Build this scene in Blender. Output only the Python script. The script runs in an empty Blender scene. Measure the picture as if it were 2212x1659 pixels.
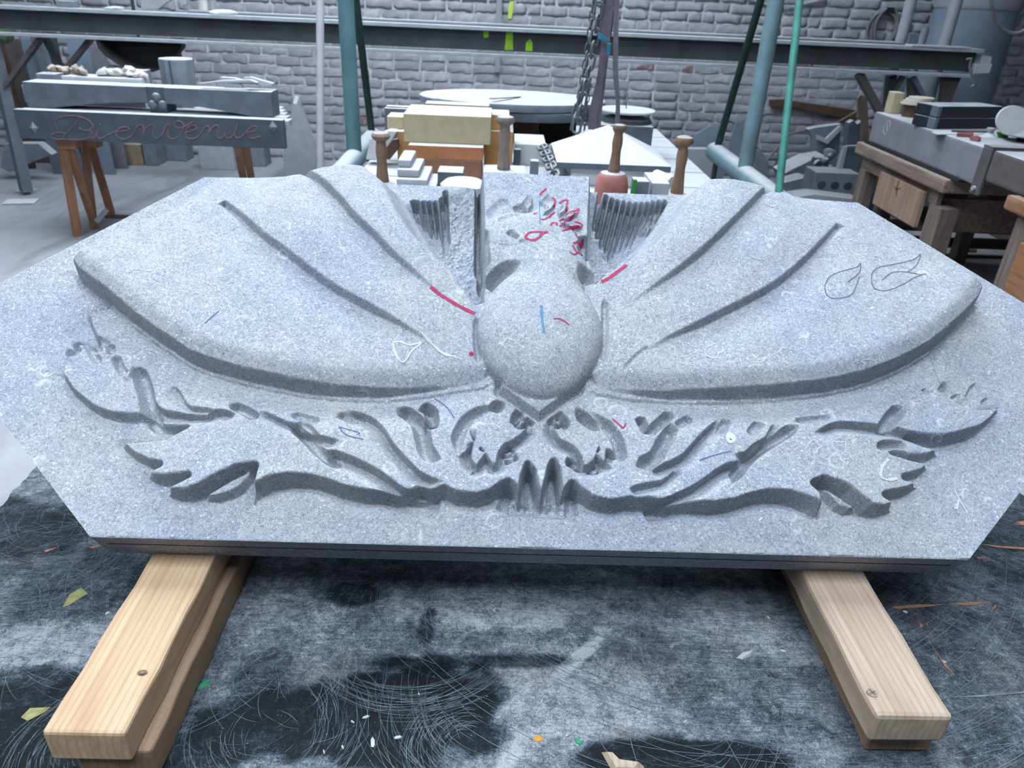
import bpy, bmesh, math, random
import numpy as np
from mathutils import Vector, Matrix

SC = bpy.context.scene
COL = SC.collection
random.seed(7)
RNG = np.random.default_rng(7)

# ------------------------------------------------------------------ camera
F_PX = 1600.2                      # focal length for a 2212 px wide frame
CAM = np.array([-0.0694, -0.8026, 1.6049])
C_R = np.array([0.99912436, -0.00886649, 0.04088875])
C_U = np.array([-0.03192305, 0.47016847, 0.88199917])
C_F = np.array([0.02704484, 0.88253215, -0.46947373])
cd = bpy.data.cameras.new('camera')
cam = bpy.data.objects.new('camera', cd)
COL.objects.link(cam)
m = Matrix.Identity(4)
for i in range(3):
    m[i][0], m[i][1], m[i][2], m[i][3] = C_R[i], C_U[i], -C_F[i], CAM[i]
cam.matrix_world = m
cd.sensor_width = 36.0
cd.lens = F_PX / 2212 * 36
cd.clip_start = 0.05
cd.clip_end = 60
cd.dof.use_dof = True
cd.dof.focus_distance = 1.08
cd.dof.aperture_fstop = 9.0
SC.camera = cam

# ------------------------------------------------------------------ sky and exposure
w = bpy.data.worlds.new('overcast_sky')
SC.world = w
w.use_nodes = True
w.node_tree.nodes['Background'].inputs[0].default_value = (0.80, 0.90, 1.0, 1)
w.node_tree.nodes['Background'].inputs[1].default_value = 6.0
SC.view_settings.view_transform = 'Standard'
SC.view_settings.look = 'None'
SC.view_settings.gamma = 1
SC.view_settings.use_curve_mapping = False
SC.view_settings.exposure = 0.82

# ------------------------------------------------------------------ where things stand
TILT = math.radians(30.928)        # the slab leans back by this much
EDGE_Z = 0.92                      # height of the slab's front top edge
CT, ST = math.cos(TILT), math.sin(TILT)

def ray(px, py):
    return C_F + (px - 1106) / F_PX * C_R - (py - 829.5) / F_PX * C_U
def atz(px, py, z):
    d = ray(px, py); return CAM + d * (z - CAM[2]) / d[2]
def aty(px, py, y):
    d = ray(px, py); return CAM + d * (y - CAM[1]) / d[1]
SN = np.array([0, -ST, CT])
SV = np.array([0, CT, ST])
def slab_uv(px, py, h=0.0):        # point of the slab at height h over its face
    d = ray(px, py); O = np.array([0, 0, EDGE_Z])
    k = (h - (CAM - O) @ SN) / (d @ SN)
    P = CAM + d * k - O
    return np.array([P[0], P @ SV])

# ------------------------------------------------------------------ materials
MATS = {}
def lin(r, g, b):
    f = lambda c: (c / 255 / 12.92) if c / 255 <= 0.04045 else ((c / 255 + 0.055) / 1.055) ** 2.4
    return (0.76 * f(r), 0.76 * f(g), 0.76 * f(b), 1)

class NT:
    def __init__(s, name):
        s.m = bpy.data.materials.new(name); s.m.use_nodes = True
        s.t = s.m.node_tree; s.t.nodes.clear()
        s.out = s.t.nodes.new('ShaderNodeOutputMaterial')
        s.b = s.t.nodes.new('ShaderNodeBsdfPrincipled')
        s.t.links.new(s.b.outputs[0], s.out.inputs[0])
        s.tc = s.t.nodes.new('ShaderNodeTexCoord')
        MATS[name] = s.m
    def link(s, a, b): s.t.links.new(a, b)
    def coord(s, scale=(1, 1, 1), rot=(0, 0, 0), kind='Object'):
        mp = s.t.nodes.new('ShaderNodeMapping')
        mp.inputs['Scale'].default_value = scale; mp.inputs['Rotation'].default_value = rot
        s.link(s.tc.outputs[kind], mp.inputs[0]); return mp.outputs[0]
    def noise(s, vec, scale, detail=4, rough=0.55, dist=0.0):
        n = s.t.nodes.new('ShaderNodeTexNoise')
        n.inputs['Scale'].default_value = scale; n.inputs['Detail'].default_value = detail
        n.inputs['Roughness'].default_value = rough; n.inputs['Distortion'].default_value = dist
        s.link(vec, n.inputs['Vector']); return n.outputs['Fac']
    def voro(s, vec, scale, feature='F1', rnd=1.0, out='Distance'):
        n = s.t.nodes.new('ShaderNodeTexVoronoi'); n.feature = feature
        n.inputs['Scale'].default_value = scale; n.inputs['Randomness'].default_value = rnd
        s.link(vec, n.inputs['Vector']); return n.outputs[out]
    def wave(s, vec, scale, dist, detail=2, dscale=1.0, rings=False, direction='X'):
        n = s.t.nodes.new('ShaderNodeTexWave')
        if rings: n.wave_type = 'RINGS'
        if rings: n.rings_direction = direction
        else: n.bands_direction = direction
        n.inputs['Scale'].default_value = scale; n.inputs['Distortion'].default_value = dist
        n.inputs['Detail'].default_value = detail; n.inputs['Detail Scale'].default_value = dscale
        s.link(vec, n.inputs['Vector']); return n.outputs['Fac']
    def ramp(s, fac, stops):
        r = s.t.nodes.new('ShaderNodeValToRGB'); e = r.color_ramp.elements
        while len(e) < len(stops): e.new(0.5)
        for k, (p, c) in enumerate(stops):
            e[k].position = p
            e[k].color = (c, c, c, 1) if isinstance(c, (int, float)) else c
        s.link(fac, r.inputs[0]); return r.outputs[0]
    def mix(s, fac, a, b, mode='MIX'):
        n = s.t.nodes.new('ShaderNodeMix'); n.data_type = 'RGBA'; n.blend_type = mode
        for sock, v in ((n.inputs[0], fac), (n.inputs[6], a), (n.inputs[7], b)):
            if hasattr(v, 'is_output'): s.link(v, sock)
            else: sock.default_value = v
        return n.outputs[2]
    def math(s, op, a, b=0.5):
        n = s.t.nodes.new('ShaderNodeMath'); n.operation = op
        for k, v in ((0, a), (1, b)):
            if hasattr(v, 'is_output'): s.link(v, n.inputs[k])
            else: n.inputs[k].default_value = v
        return n.outputs[0]
    def attr(s, name):
        n = s.t.nodes.new('ShaderNodeAttribute'); n.attribute_name = name; return n.outputs['Fac']
    def normal_up(s):
        g = s.t.nodes.new('ShaderNodeNewGeometry'); x = s.t.nodes.new('ShaderNodeSeparateXYZ')
        s.link(g.outputs['Normal'], x.inputs[0]); return x.outputs['Z']
    def rnd(s):
        n = s.t.nodes.new('ShaderNodeObjectInfo'); return n.outputs['Random']
    def color(s, c):
        if hasattr(c, 'is_output'): s.link(c, s.b.inputs['Base Color'])
        else: s.b.inputs['Base Color'].default_value = c
    def rough(s, r):
        if hasattr(r, 'is_output'): s.link(r, s.b.inputs['Roughness'])
        else: s.b.inputs['Roughness'].default_value = r
    def bump(s, h, strength=0.3, dist=0.002):
        n = s.t.nodes.new('ShaderNodeBump'); n.inputs['Strength'].default_value = strength
        n.inputs['Distance'].default_value = dist
        s.link(h, n.inputs['Height']); s.link(n.outputs[0], s.b.inputs['Normal'])

def mat_plain(name, rgb, rough=0.7, var=0.25, scale=12, metal=0.0, bump=0.15, dust=0.0):
    """one colour broken up by noise; dust settles on faces that look up"""
    n = NT(name); c = lin(*rgb); v = n.coord()
    f = n.noise(v, scale, 6, 0.6)
    dk = tuple(x * (1 - var) for x in c[:3]) + (1,); lt = tuple(min(1, x * (1 + var)) for x in c[:3]) + (1,)
    col = n.ramp(f, [(0.3, dk), (0.7, lt)])
    if dust:
        up = n.math('MULTIPLY', n.ramp(n.normal_up(), [(0.45, 0.0), (0.85, 1.0)]), n.ramp(n.noise(v, scale * 0.6, 5), [(0.25, 0.65), (0.6, 1.0)]))
        col = n.mix(n.math('MULTIPLY', up, dust), col, lin(214, 218, 224))
    n.color(col); n.rough(rough); n.b.inputs['Metallic'].default_value = metal
    if bump: n.bump(n.noise(v, scale * 6, 5), bump, 0.003)
    return n.m

def mat_wood(name, rgb, rgb2, scale=1.0, axis='Y', dust=0.0, rough=0.75):
    n = NT(name)
    sc = {'X': (1.2, 14, 14), 'Y': (14, 1.2, 14), 'Z': (14, 14, 1.2)}[axis]
    v = n.coord(tuple(q * scale for q in sc))
    g = n.noise(v, 3.0, 6, 0.6, 0.6)
    wv = n.wave(n.coord(tuple(q * scale for q in sc)), 2.6, 7.0, 4, 0.8, False, 'X' if axis != 'X' else 'Y')
    col = n.mix(n.ramp(g, [(0.35, 0.0), (0.7, 1.0)]), lin(*rgb), lin(*rgb2))
    col = n.mix(n.math('MULTIPLY', n.ramp(wv, [(0.62, 0.0), (0.97, 1.0)]), 0.30), col, tuple(x * 0.55 for x in lin(*rgb2)[:3]) + (1,))
    if dust:
        up = n.ramp(n.normal_up(), [(0.4, 0.0), (0.85, 1.0)])
        du = n.math('MULTIPLY', up, n.ramp(n.noise(n.coord(), 9, 5), [(0.2, 0.7), (0.6, 1.0)]))
        du = n.math('ADD', n.math('MULTIPLY', du, dust), n.math('MULTIPLY', n.ramp(n.noise(n.coord(), 5, 6), [(0.45, 0.0), (0.7, 1.0)]), 0.3 * dust))
        col = n.mix(du, col, lin(212, 214, 220))
    n.color(col); n.rough(rough); n.bump(g, 0.25, 0.002)
    return n.m

def mat_stone():
    n = NT('blue_limestone'); v = n.coord()
    vw = n.mix(0.012, v, n.noise(v, 60, 3), 'ADD')
    big = n.noise(v, 3.2, 5, 0.6)
    mid = n.noise(v, 28, 5, 0.65)
    fine = n.noise(v, 330, 4, 0.75, 1.5)
    col = n.mix(n.ramp(big, [(0.36, 0.0), (0.62, 1.0)]), lin(160, 170, 188), lin(181, 185, 190))
    col = n.mix(n.ramp(mid, [(0.36, 0.45), (0.56, 0.0)]), col, lin(138, 148, 164))
    col = n.mix(n.ramp(fine, [(0.32, 0.85), (0.49, 0.0)]), col, lin(92, 101, 115))
    f3 = n.noise(v, 130, 4, 0.7, 2.0)
    col = n.mix(n.ramp(f3, [(0.36, 0.6), (0.47, 0.0)]), col, lin(116, 125, 140))
    col = n.mix(n.ramp(f3, [(0.56, 0.0), (0.66, 0.6)]), col, lin(214, 219, 227))
    col = n.mix(n.ramp(fine, [(0.52, 0.0), (0.68, 0.9)]), col, lin(230, 234, 240))
    # crinoid and shell specks
    sp = n.voro(n.coord((1, 1.3, 1)), 105)
    msk = n.ramp(n.noise(v, 45, 3), [(0.50, 0.0), (0.60, 1.0)])
    col = n.mix(n.math('MULTIPLY', n.ramp(sp, [(0.14, 1.0), (0.24, 0.0)]), msk), col, lin(222, 226, 231))
    ring = n.voro(vw, 26)
    mr = n.ramp(n.noise(v, 14, 2), [(0.60, 0.0), (0.66, 0.8)])
    col = n.mix(n.math('MULTIPLY', n.ramp(ring, [(0.22, 0.0), (0.27, 1.0), (0.30, 1.0), (0.35, 0.0)]), mr), col, lin(212, 217, 224))
    dkm = n.ramp(n.noise(v, 75, 5, 0.7), [(0.66, 0.0), (0.74, 0.7)])
    col = n.mix(dkm, col, lin(70, 78, 92))
    n.color(col); n.rough(0.82)
    h = n.math('ADD', n.math('MULTIPLY', fine, 0.7), n.math('MULTIPLY', mid, 0.8))
    n.bump(h, 0.55, 0.0022)
    return n.m

# ------------------------------------------------------------------ mesh helpers
def mesh_obj(name, verts, faces, mat, parent=None, smooth=False, loc=None):
    me = bpy.data.meshes.new(name)
    me.from_pydata([tuple(map(float, v)) for v in verts], [], [tuple(map(int, f)) for f in faces])
    me.update()
    if mat: me.materials.append(MATS[mat] if isinstance(mat, str) else mat)
    if smooth: me.polygons.foreach_set('use_smooth', [True] * len(me.polygons))
    o = bpy.data.objects.new(name, me); COL.objects.link(o)
    if loc is not None: o.location = loc
    if parent is not None: o.parent = parent
    return o

def tag(o, label=None, cat=None, group=None, kind=None):
    if label: o['label'] = label
    if cat: o['category'] = cat
    if group: o['group'] = group
    if kind: o['kind'] = kind
    return o

def thing(name, label, cat, loc=(0, 0, 0), group=None, rotz=0.0):
    o = bpy.data.objects.new(name, None); COL.objects.link(o)
    o.location = tuple(map(float, loc)); o.rotation_euler = (0, 0, rotz)
    o.empty_display_size = 0.05
    return tag(o, label, cat, group)

class G:
    """collects shapes; build() links them as one mesh object"""
    def __init__(s, origin=(0, 0, 0)): s.v = []; s.f = []; s.o = np.array(origin, float)
    def add(s, v, f):
        k = len(s.v)
        s.v += [np.array(p, float) - s.o for p in v]; s.f += [tuple(i + k for i in q) for q in f]; return s
    def box(s, x0, x1, y0, y1, z0, z1, bev=0.0, rot=0.0, jit=0.0):
        bm = bmesh.new()
        bmesh.ops.create_cube(bm, size=1)
        cx, cy, cz = (x0 + x1) / 2, (y0 + y1) / 2, (z0 + z1) / 2
        for q in bm.verts:
            q.co = Vector((q.co.x * (x1 - x0), q.co.y * (y1 - y0), q.co.z * (z1 - z0)))
            if jit: q.co += Vector((random.uniform(-jit, jit), random.uniform(-jit, jit), random.uniform(-jit, jit)))
        if bev: bmesh.ops.bevel(bm, geom=bm.edges[:], offset=bev, segments=2, profile=0.6, affect='EDGES')
        R = Matrix.Rotation(rot, 3, 'Z')
        bm.verts.index_update()
        vs = [np.array(R @ q.co) + (cx, cy, cz) for q in bm.verts]
        fs = [tuple(q.index for q in p.verts) for p in bm.faces]
        bm.free(); return s.add(vs, fs)
    def hexa(s, pts8):
        """8 corners: bottom 4 (ccw) then top 4"""
        return s.add(pts8, [(3, 2, 1, 0), (4, 5, 6, 7), (0, 1, 5, 4), (1, 2, 6, 5), (2, 3, 7, 6), (3, 0, 4, 7)])
    def bar(s, a, b, wd, th, up=(0, 0, 1)):
        a, b = np.array(a, float), np.array(b, float); d = b - a; d /= np.linalg.norm(d)
        sd = np.cross(d, np.array(up, float))
        if np.linalg.norm(sd) < 1e-6: sd = np.cross(d, (1, 0, 0))
        sd /= np.linalg.norm(sd); u = np.cross(sd, d)
        p = lambda c, i, j: c + sd * wd / 2 * i + u * th / 2 * j
        return s.hexa([p(a, -1, -1), p(a, 1, -1), p(b, 1, -1), p(b, -1, -1), p(a, -1, 1), p(a, 1, 1), p(b, 1, 1), p(b, -1, 1)])
    def prism(s, poly, z0, z1):
        n = len(poly)
        v = [(p[0], p[1], z0) for p in poly] + [(p[0], p[1], z1) for p in poly]
        return s.add(v, [tuple(range(n))[::-1], tuple(range(n, 2 * n))] + [(i, (i + 1) % n, (i + 1) % n + n, i + n) for i in range(n)])
    def slabpoly(s, poly, nrm):
        """polygon of 3-D points given thickness along nrm"""
        n = len(poly); nrm = np.array(nrm, float)
        v = [np.array(p, float) for p in poly] + [np.array(p, float) + nrm for p in poly]
        return s.add(v, [tuple(range(n))[::-1], tuple(range(n, 2 * n))] + [(i, (i + 1) % n, (i + 1) % n + n, i + n) for i in range(n)])
    def lathe(s, prof, c=(0, 0, 0), seg=24, axis='Z'):
        c = np.array(c, float); v = []; f = []
        for r, z in prof:
            for k in range(seg):
                a = 2 * math.pi * k / seg
                p = {'Z': (r * math.cos(a), r * math.sin(a), z), 'X': (z, r * math.cos(a), r * math.sin(a)), 'Y': (r * math.cos(a), z, r * math.sin(a))}[axis]
                v.append(c + p)
        m_ = len(prof)
        for i in range(m_ - 1):
            for k in range(seg):
                q = (i * seg + k, i * seg + (k + 1) % seg, (i + 1) * seg + (k + 1) % seg, (i + 1) * seg + k)
                f.append(q)
        f.append(tuple(range(seg))[::-1]); f.append(tuple((m_ - 1) * seg + k for k in range(seg)))
        return s.add(v, f)
    def tube(s, pts, r, seg=10, closed=False, flat=1.0):
        P = [np.array(p, float) for p in pts]; n = len(P); v = []; f = []
        rr = r if hasattr(r, '__len__') else [r] * n
        prev = None
        for i in range(n):
            a = P[(i - 1) % n] if (closed or i > 0) else P[i]
            b = P[(i + 1) % n] if (closed or i < n - 1) else P[i]
            d = b - a; d /= (np.linalg.norm(d) + 1e-12)
            if prev is None:
                sd = np.cross(d, (0, 0, 1)) if abs(d[2]) < 0.9 else np.cross(d, (0, 1, 0))
            else:
                sd = prev - d * (prev @ d)
            sd /= (np.linalg.norm(sd) + 1e-12); prev = sd; u = np.cross(sd, d)
            for k in range(seg):
                t = 2 * math.pi * k / seg
                v.append(P[i] + rr[i] * (math.cos(t) * sd + flat * math.sin(t) * u))
        for i in range(n if closed else n - 1):
            j = (i + 1) % n
            for k in range(seg):
                f.append((i * seg + k, i * seg + (k + 1) % seg, j * seg + (k + 1) % seg, j * seg + k))
        if not closed: f.append(tuple(range(seg))[::-1]); f.append(tuple((n - 1) * seg + k for k in range(seg)))
        return s.add(v, f)
    def lump(s, c, rx, ry, rz, seed=0, rough=0.18, sub=2):
        bm = bmesh.new(); bmesh.ops.create_icosphere(bm, subdivisions=sub, radius=1)
        rg = np.random.default_rng(seed); D = rg.normal(size=(7, 3)); D /= np.linalg.norm(D, axis=1)[:, None]; A = rg.uniform(-rough, rough, 7)
        bm.verts.index_update(); vs = []
        for q in bm.verts:
            p = np.array(q.co); k = 1 + sum(A[i] * math.sin(3.2 * (p @ D[i]) + i) for i in range(7)) * 0.6
            p = p * k; p[2] = max(p[2], -0.75); vs.append((c[0] + p[0] * rx, c[1] + p[1] * ry, c[2] + p[2] * rz))
        fs = [tuple(q.index for q in p.verts) for p in bm.faces]; bm.free()
        return s.add(vs, fs)
    def build(s, name, mat, parent=None, smooth=False, loc=None, bevel=0.0):
        o = mesh_obj(name, s.v, s.f, mat, parent, smooth, loc)
        bm = bmesh.new(); bm.from_mesh(o.data)
        if bevel: bmesh.ops.bevel(bm, geom=bm.edges[:], offset=bevel, segments=2, profile=0.6, affect='EDGES', clamp_overlap=True)
        bmesh.ops.recalc_face_normals(bm, faces=bm.faces[:]); bm.to_mesh(o.data); bm.free()
        if smooth:
            o.data.polygons.foreach_set('use_smooth', [True] * len(o.data.polygons))
            o.data.set_sharp_from_angle(angle=math.radians(40))
        return o
def atx(px, py, x):
    d = ray(px, py); return CAM + d * (x - CAM[0]) / d[0]
# ------------------------------------------------------------------ shared materials
def mat_brick(name, whiteness):
    n = NT(name); v = n.coord(); wv = n.coord(kind='Object')
    r = n.rnd()
    col = n.ramp(r, [(0.0, lin(160, 160, 168)), (0.35, lin(190, 190, 198)), (0.7, lin(174, 173, 181)), (1.0, lin(204, 205, 212))])
    col = n.mix(n.ramp(n.noise(v, 18, 6, 0.65), [(0.38, 0.7), (0.6, 0.0)]), col, lin(146, 146, 156))
    red = n.math('MULTIPLY', n.ramp(r, [(0.955, 0.0), (0.97, 1.0)]), n.ramp(n.noise(v, 12, 4), [(0.45, 0.0), (0.55, 0.8)]))
    col = n.mix(red, col, lin(120, 78, 74))
    n.color(col); n.rough(0.95); n.bump(n.noise(v, 40, 6, 0.7), 0.5, 0.008)
mat_brick('whitewashed_brick', 1)
def mat_mortar():
    n = NT('pale_mortar'); v = n.coord()
    col = n.ramp(n.noise(v, 6, 6, 0.65), [(0.3, lin(180, 181, 188)), (0.65, lin(216, 218, 224))])
    n.color(col); n.rough(0.95); n.bump(n.noise(v, 35, 6, 0.7), 0.6, 0.01)
mat_mortar()
def mat_floor():
    n = NT('dusty_concrete'); v = n.coord()
    col = n.ramp(n.noise(v, 1.1, 6, 0.6), [(0.3, lin(146, 148, 156)), (0.7, lin(184, 186, 192))])
    col = n.mix(n.ramp(n.noise(n.coord((1, 0.35, 1)), 3.0, 7, 0.6, 1.0), [(0.50, 0.0), (0.68, 0.55)]), col, lin(112, 114, 122))
    col = n.mix(n.ramp(n.noise(v, 30, 5), [(0.68, 0.0), (0.74, 0.8)]), col, lin(96, 98, 104))
    n.color(col); n.rough(0.85); n.bump(n.noise(v, 40, 6), 0.2, 0.006)
mat_floor()
mat_plain('roof_boards', (120, 120, 124), 0.9)
mat_plain('front_wall_dark', (72, 74, 80), 0.9, 0.2, 3)  # unseen front wall, dark so it bounces little light onto the carving
mat_plain('side_wall', (128, 128, 136), 0.95, 0.2, 4)
mat_plain('stone_dusty', (122, 130, 142), 0.85, 0.2, 14, dust=1.0)
mat_plain('stone_dark', (92, 102, 114), 0.8, 0.25, 10, dust=1.0)
mat_plain('stone_deep', (74, 86, 98), 0.8, 0.25, 10, dust=0.95)
mat_plain('stone_pale', (176, 180, 188), 0.9, 0.12, 12, dust=0.8)
mat_plain('plaster_white', (206, 208, 212), 0.9, 0.08, 12, dust=0.8)
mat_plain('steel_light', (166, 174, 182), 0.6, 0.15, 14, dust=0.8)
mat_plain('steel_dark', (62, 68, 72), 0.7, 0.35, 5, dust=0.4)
mat_plain('steel_grey', (104, 112, 124), 0.65, 0.25, 8, dust=0.6)
mat_plain('steel_brown', (92, 88, 90), 0.75, 0.3, 8, dust=0.5)
mat_plain('teal_paint', (92, 130, 140), 0.5, 0.22, 7, dust=0.9)
mat_plain('teal_worn', (118, 148, 158), 0.55, 0.25, 6, dust=0.9)
mat_plain('green_dark', (14, 54, 44), 0.5, 0.3, 7, dust=0.2)
mat_plain('green_bright', (76, 152, 142), 0.5, 0.3, 9, dust=0.5)
mat_plain('pink_grey', (164, 162, 170), 0.7, 0.2, 8)
mat_plain('lime_paint', (150, 205, 25), 0.6, 0.25, 20)
mat_plain('lime_faded', (196, 222, 92), 0.7, 0.2, 20)
mat_plain('chain_steel', (98, 104, 110), 0.55, 0.3, 30, metal=0.3, dust=0.5)
mat_plain('webbing', (112, 106, 120), 0.9, 0.2, 30)
mat_plain('blue_tape', (40, 128, 158), 0.5, 0.3, 20, dust=0.5)
mat_plain('sandstone', (190, 176, 144), 0.9, 0.10, 30, dust=1.0)
mat_plain('sandstone_orange', (200, 152, 98), 0.9, 0.14, 22, dust=1.0)
mat_plain('brick_orange', (186, 122, 84), 0.9, 0.15, 20, dust=1.0)
mat_plain('brick_brown', (150, 104, 82), 0.9, 0.18, 18, dust=0.9)
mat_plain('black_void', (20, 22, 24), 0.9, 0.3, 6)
mat_plain('black_rubber', (22, 24, 27), 0.8, 0.4, 9)
mat_plain('brown_dark', (88, 64, 50), 0.85, 0.3, 8, dust=0.2)
mat_plain('mallet_red', (172, 112, 106), 0.85, 0.22, 22, dust=0.8)
mat_plain('cream_rope', (214, 206, 190), 0.9, 0.1, 20)
mat_plain('cloth', (206, 200, 196), 0.95, 0.18, 16, dust=0.6)
mat_plain('cloth_brown', (150, 132, 110), 0.95, 0.3, 14, dust=0.5)
mat_plain('chalk_red', (134, 104, 106), 0.9, 0.35, 40)
mat_plain('case_navy', (24, 32, 44), 0.5, 0.25, 12, dust=0.9)
mat_plain('case_trim', (98, 110, 122), 0.5, 0.2, 12, dust=0.4)
mat_plain('green_plastic', (46, 150, 62), 0.5, 0.2, 20)
mat_plain('red_plastic', (156, 92, 92), 0.6, 0.2, 20)
mat_plain('tank_blue', (126, 142, 160), 0.7, 0.22, 2.2, bump=0.1)
mat_plain('pole_grey', (152, 154, 164), 0.7, 0.12, 6)
mat_plain('hose_grey', (124, 124, 124), 0.7, 0.15, 20, dust=0.6)
mat_plain('cable_white', (184, 184, 190), 0.7, 0.1, 20)
mat_wood('wood_trestle', (184, 132, 98), (142, 100, 74), 1.0, 'Z', dust=0.25)
mat_wood('wood_bench', (158, 136, 122), (112, 92, 82), 1.0, 'Y', dust=0.25)
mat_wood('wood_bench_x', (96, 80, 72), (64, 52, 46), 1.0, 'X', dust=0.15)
mat_wood('wood_drawer', (178, 148, 128), (146, 116, 98), 0.6, 'Z', dust=0.12)
mat_wood('wood_post', (140, 122, 112), (100, 86, 78), 1.0, 'Z', dust=0.2)
mat_wood('wood_orange', (176, 124, 86), (140, 94, 62), 1.0, 'Y', dust=0.2)
mat_wood('wood_handle', (146, 130, 122), (116, 100, 92), 3.0, 'Z', dust=0.7)
mat_wood('wood_handle_warm', (146, 116, 92), (116, 92, 74), 3.0, 'Z', dust=0.45)
mat_wood('wood_board', (160, 118, 84), (128, 92, 66), 1.5, 'X', dust=1.0)

# ------------------------------------------------------------------ the workshop
X0, X1, Y0, Y1, ZC = -6.2, 5.6, -6.5, 6.95, 4.4
def struct(o): o['kind'] = 'structure'; return o
g = G(); g.box(X0, X1, Y0, Y1 + 0.3, -0.12, 0.0); struct(g.build('floor', 'dusty_concrete'))
g = G(); g.box(X0 - 0.2, X0, Y0, Y1 + 0.3, 0, ZC); struct(g.build('wall_left', 'side_wall'))
g = G(); g.box(X1, X1 + 0.2, Y0, Y1 + 0.3, 0, ZC); struct(g.build('wall_right', 'side_wall'))
g = G(); g.box(X0, X1, Y0 - 0.2, Y0, 0, ZC); struct(g.build('wall_front', 'front_wall_dark'))
wall = struct(G().box(X0, X1, Y1, Y1 + 0.3, 0, ZC).build('wall_back', 'pale_mortar'))
# unseen roof, two skylights: over the carving, and one added to light the background
SX0, SX1 = -3.4, 1.6
SKY = ((-2.4, -0.2), (1.9, 5.2))
g = G()
g.box(X0, SX0, Y0, Y1 + 0.3, ZC, ZC + 0.15); g.box(SX1, X1, Y0, Y1 + 0.3, ZC, ZC + 0.15)
g.box(SX0, SX1, Y0, SKY[0][0], ZC, ZC + 0.15); g.box(SX0, SX1, SKY[0][1], SKY[1][0], ZC, ZC + 0.15); g.box(SX0, SX1, SKY[1][1], Y1 + 0.3, ZC, ZC + 0.15)
struct(g.build('ceiling', 'roof_boards'))

# bricks: eroded, whitewashed; each its own piece
def brick_mesh(k, w_, h_):
    rg = np.random.default_rng(100 + k); nx, nz = 7, 4
    xs = np.linspace(-w_ / 2, w_ / 2, nx); zs = np.linspace(-h_ / 2, h_ / 2, nz)
    wob = rg.normal(0, 0.0032, (nz, nx, 2)); dep = rg.normal(0, 0.003, (nz, nx)) + 0.017 + rg.uniform(-0.005, 0.007)
    v = []
    for j in range(nz):
        for i in range(nx):
            e = (0.005 if i in (0, nx - 1) else 0) + (0.005 if j in (0, nz - 1) else 0)
            v.append((xs[i] + wob[j, i, 0], -(dep[j, i] - e), zs[j] + wob[j, i, 1] * (1.6 if j == 0 else 0.7)))
    f = [(j * nx + i, j * nx + i + 1, (j + 1) * nx + i + 1, (j + 1) * nx + i) for j in range(nz - 1) for i in range(nx - 1)]
    rim = [i for i in range(nx)] + [j * nx + nx - 1 for j in range(1, nz)] + [(nz - 1) * nx + i for i in range(nx - 2, -1, -1)] + [j * nx for j in range(nz - 2, 0, -1)]
    k0 = len(v); v += [(v[i][0], 0.004, v[i][2]) for i in rim]; n_ = len(rim)
    f += [(rim[(i + 1) % n_], rim[i], k0 + i, k0 + (i + 1) % n_) for i in range(n_)]
    me = bpy.data.meshes.new('brick'); me.from_pydata([tuple(map(float, p)) for p in v], [], f); me.update()
    me.polygons.foreach_set('use_smooth', [True] * len(f)); me.set_sharp_from_angle(angle=math.radians(50))
    me.materials.append(MATS['whitewashed_brick']); return me
ROW, BW = 0.0875, 0.252
full = [brick_mesh(k, BW - 0.022, ROW - 0.017) for k in range(9)]
half = [brick_mesh(20 + k, BW / 2 - 0.022, ROW - 0.017) for k in range(4)]
spots = []
for r in range(int(2.1 / ROW)):
    x = X0 + 0.05 + (BW / 2 if r % 2 else 0) + random.uniform(-0.03, 0.03); z = (r + 0.5) * ROW
    while x < X1 - 0.2:
        if random.random() < 0.17: w_, ms = BW / 2, half
        else: w_, ms = BW, full
        spots.append((x + w_ / 2, z + random.uniform(-0.005, 0.005), random.choice(ms))); x += w_
def seen(x, z):
    d = np.array([x, Y1, z]) - CAM; q = d @ C_F; px, py = 1106 + F_PX * (d @ C_R) / q, 829.5 - F_PX * (d @ C_U) / q
    if not (-20 < px < 2230 and -15 < py < 400): return 9
    s = 0
    if 820 < px < 1460 and py > 200: s += 3          # behind the stacked stones
    if px > 1890 and py > 110: s += 3                # behind bench and tank
    if px < 320: s += 2
    if px < 600 and py > 170: s += 2
    if py > 330: s += 2
    return s
spots.sort(key=lambda s: seen(s[0], s[1]))
for x, z, me in spots[:300]:
    o = bpy.data.objects.new('brick', me); COL.objects.link(o); o.parent = wall
    o.location = (x, Y1, z); o.rotation_euler = (0, random.uniform(-0.012, 0.012), 0)
g = G()
for x, z, me in spots[300:]:
    k = len(g.v); g.v += [np.array(q.co) + (x, Y1, z) for q in me.vertices]; g.f += [tuple(i + k for i in p.vertices) for p in me.polygons]
o = mesh_obj('brickwork', g.v, g.f, 'whitewashed_brick', wall, True); o['kind'] = 'stuff'
# a strip of lime paint run down the wall
def paint_wall(pts, mat, name='paint_run'):
    return G().slabpoly([aty(p[0], p[1], Y1 - 0.026) for p in pts], (0, -0.002, 0)).build(name, mat, wall)
o = paint_wall([(1100, 4), (1110, 2), (1108, 25), (1105, 41), (1097, 40), (1098, 20)], 'lime_faded'); o['label'] = 'faded lime paint run'
# ================================================================== the carved slab
HF, HW, HL, HD, HT = 0.613, 0.977, 0.349, 0.692, 0.066     # front/back half length, widest half length, its row, depth, thickness
NU, NV = 1180, 430
vv = np.linspace(0, HD, NV)
hw = np.where(vv < HL, HF + (HW - HF) * vv / HL, HW + (HF - HW) * (vv - HL) / (HD - HL))
ss = np.linspace(-1, 1, NU)
U = ss[None, :] * hw[:, None]
V = np.repeat(vv[:, None], NU, 1)

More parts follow.
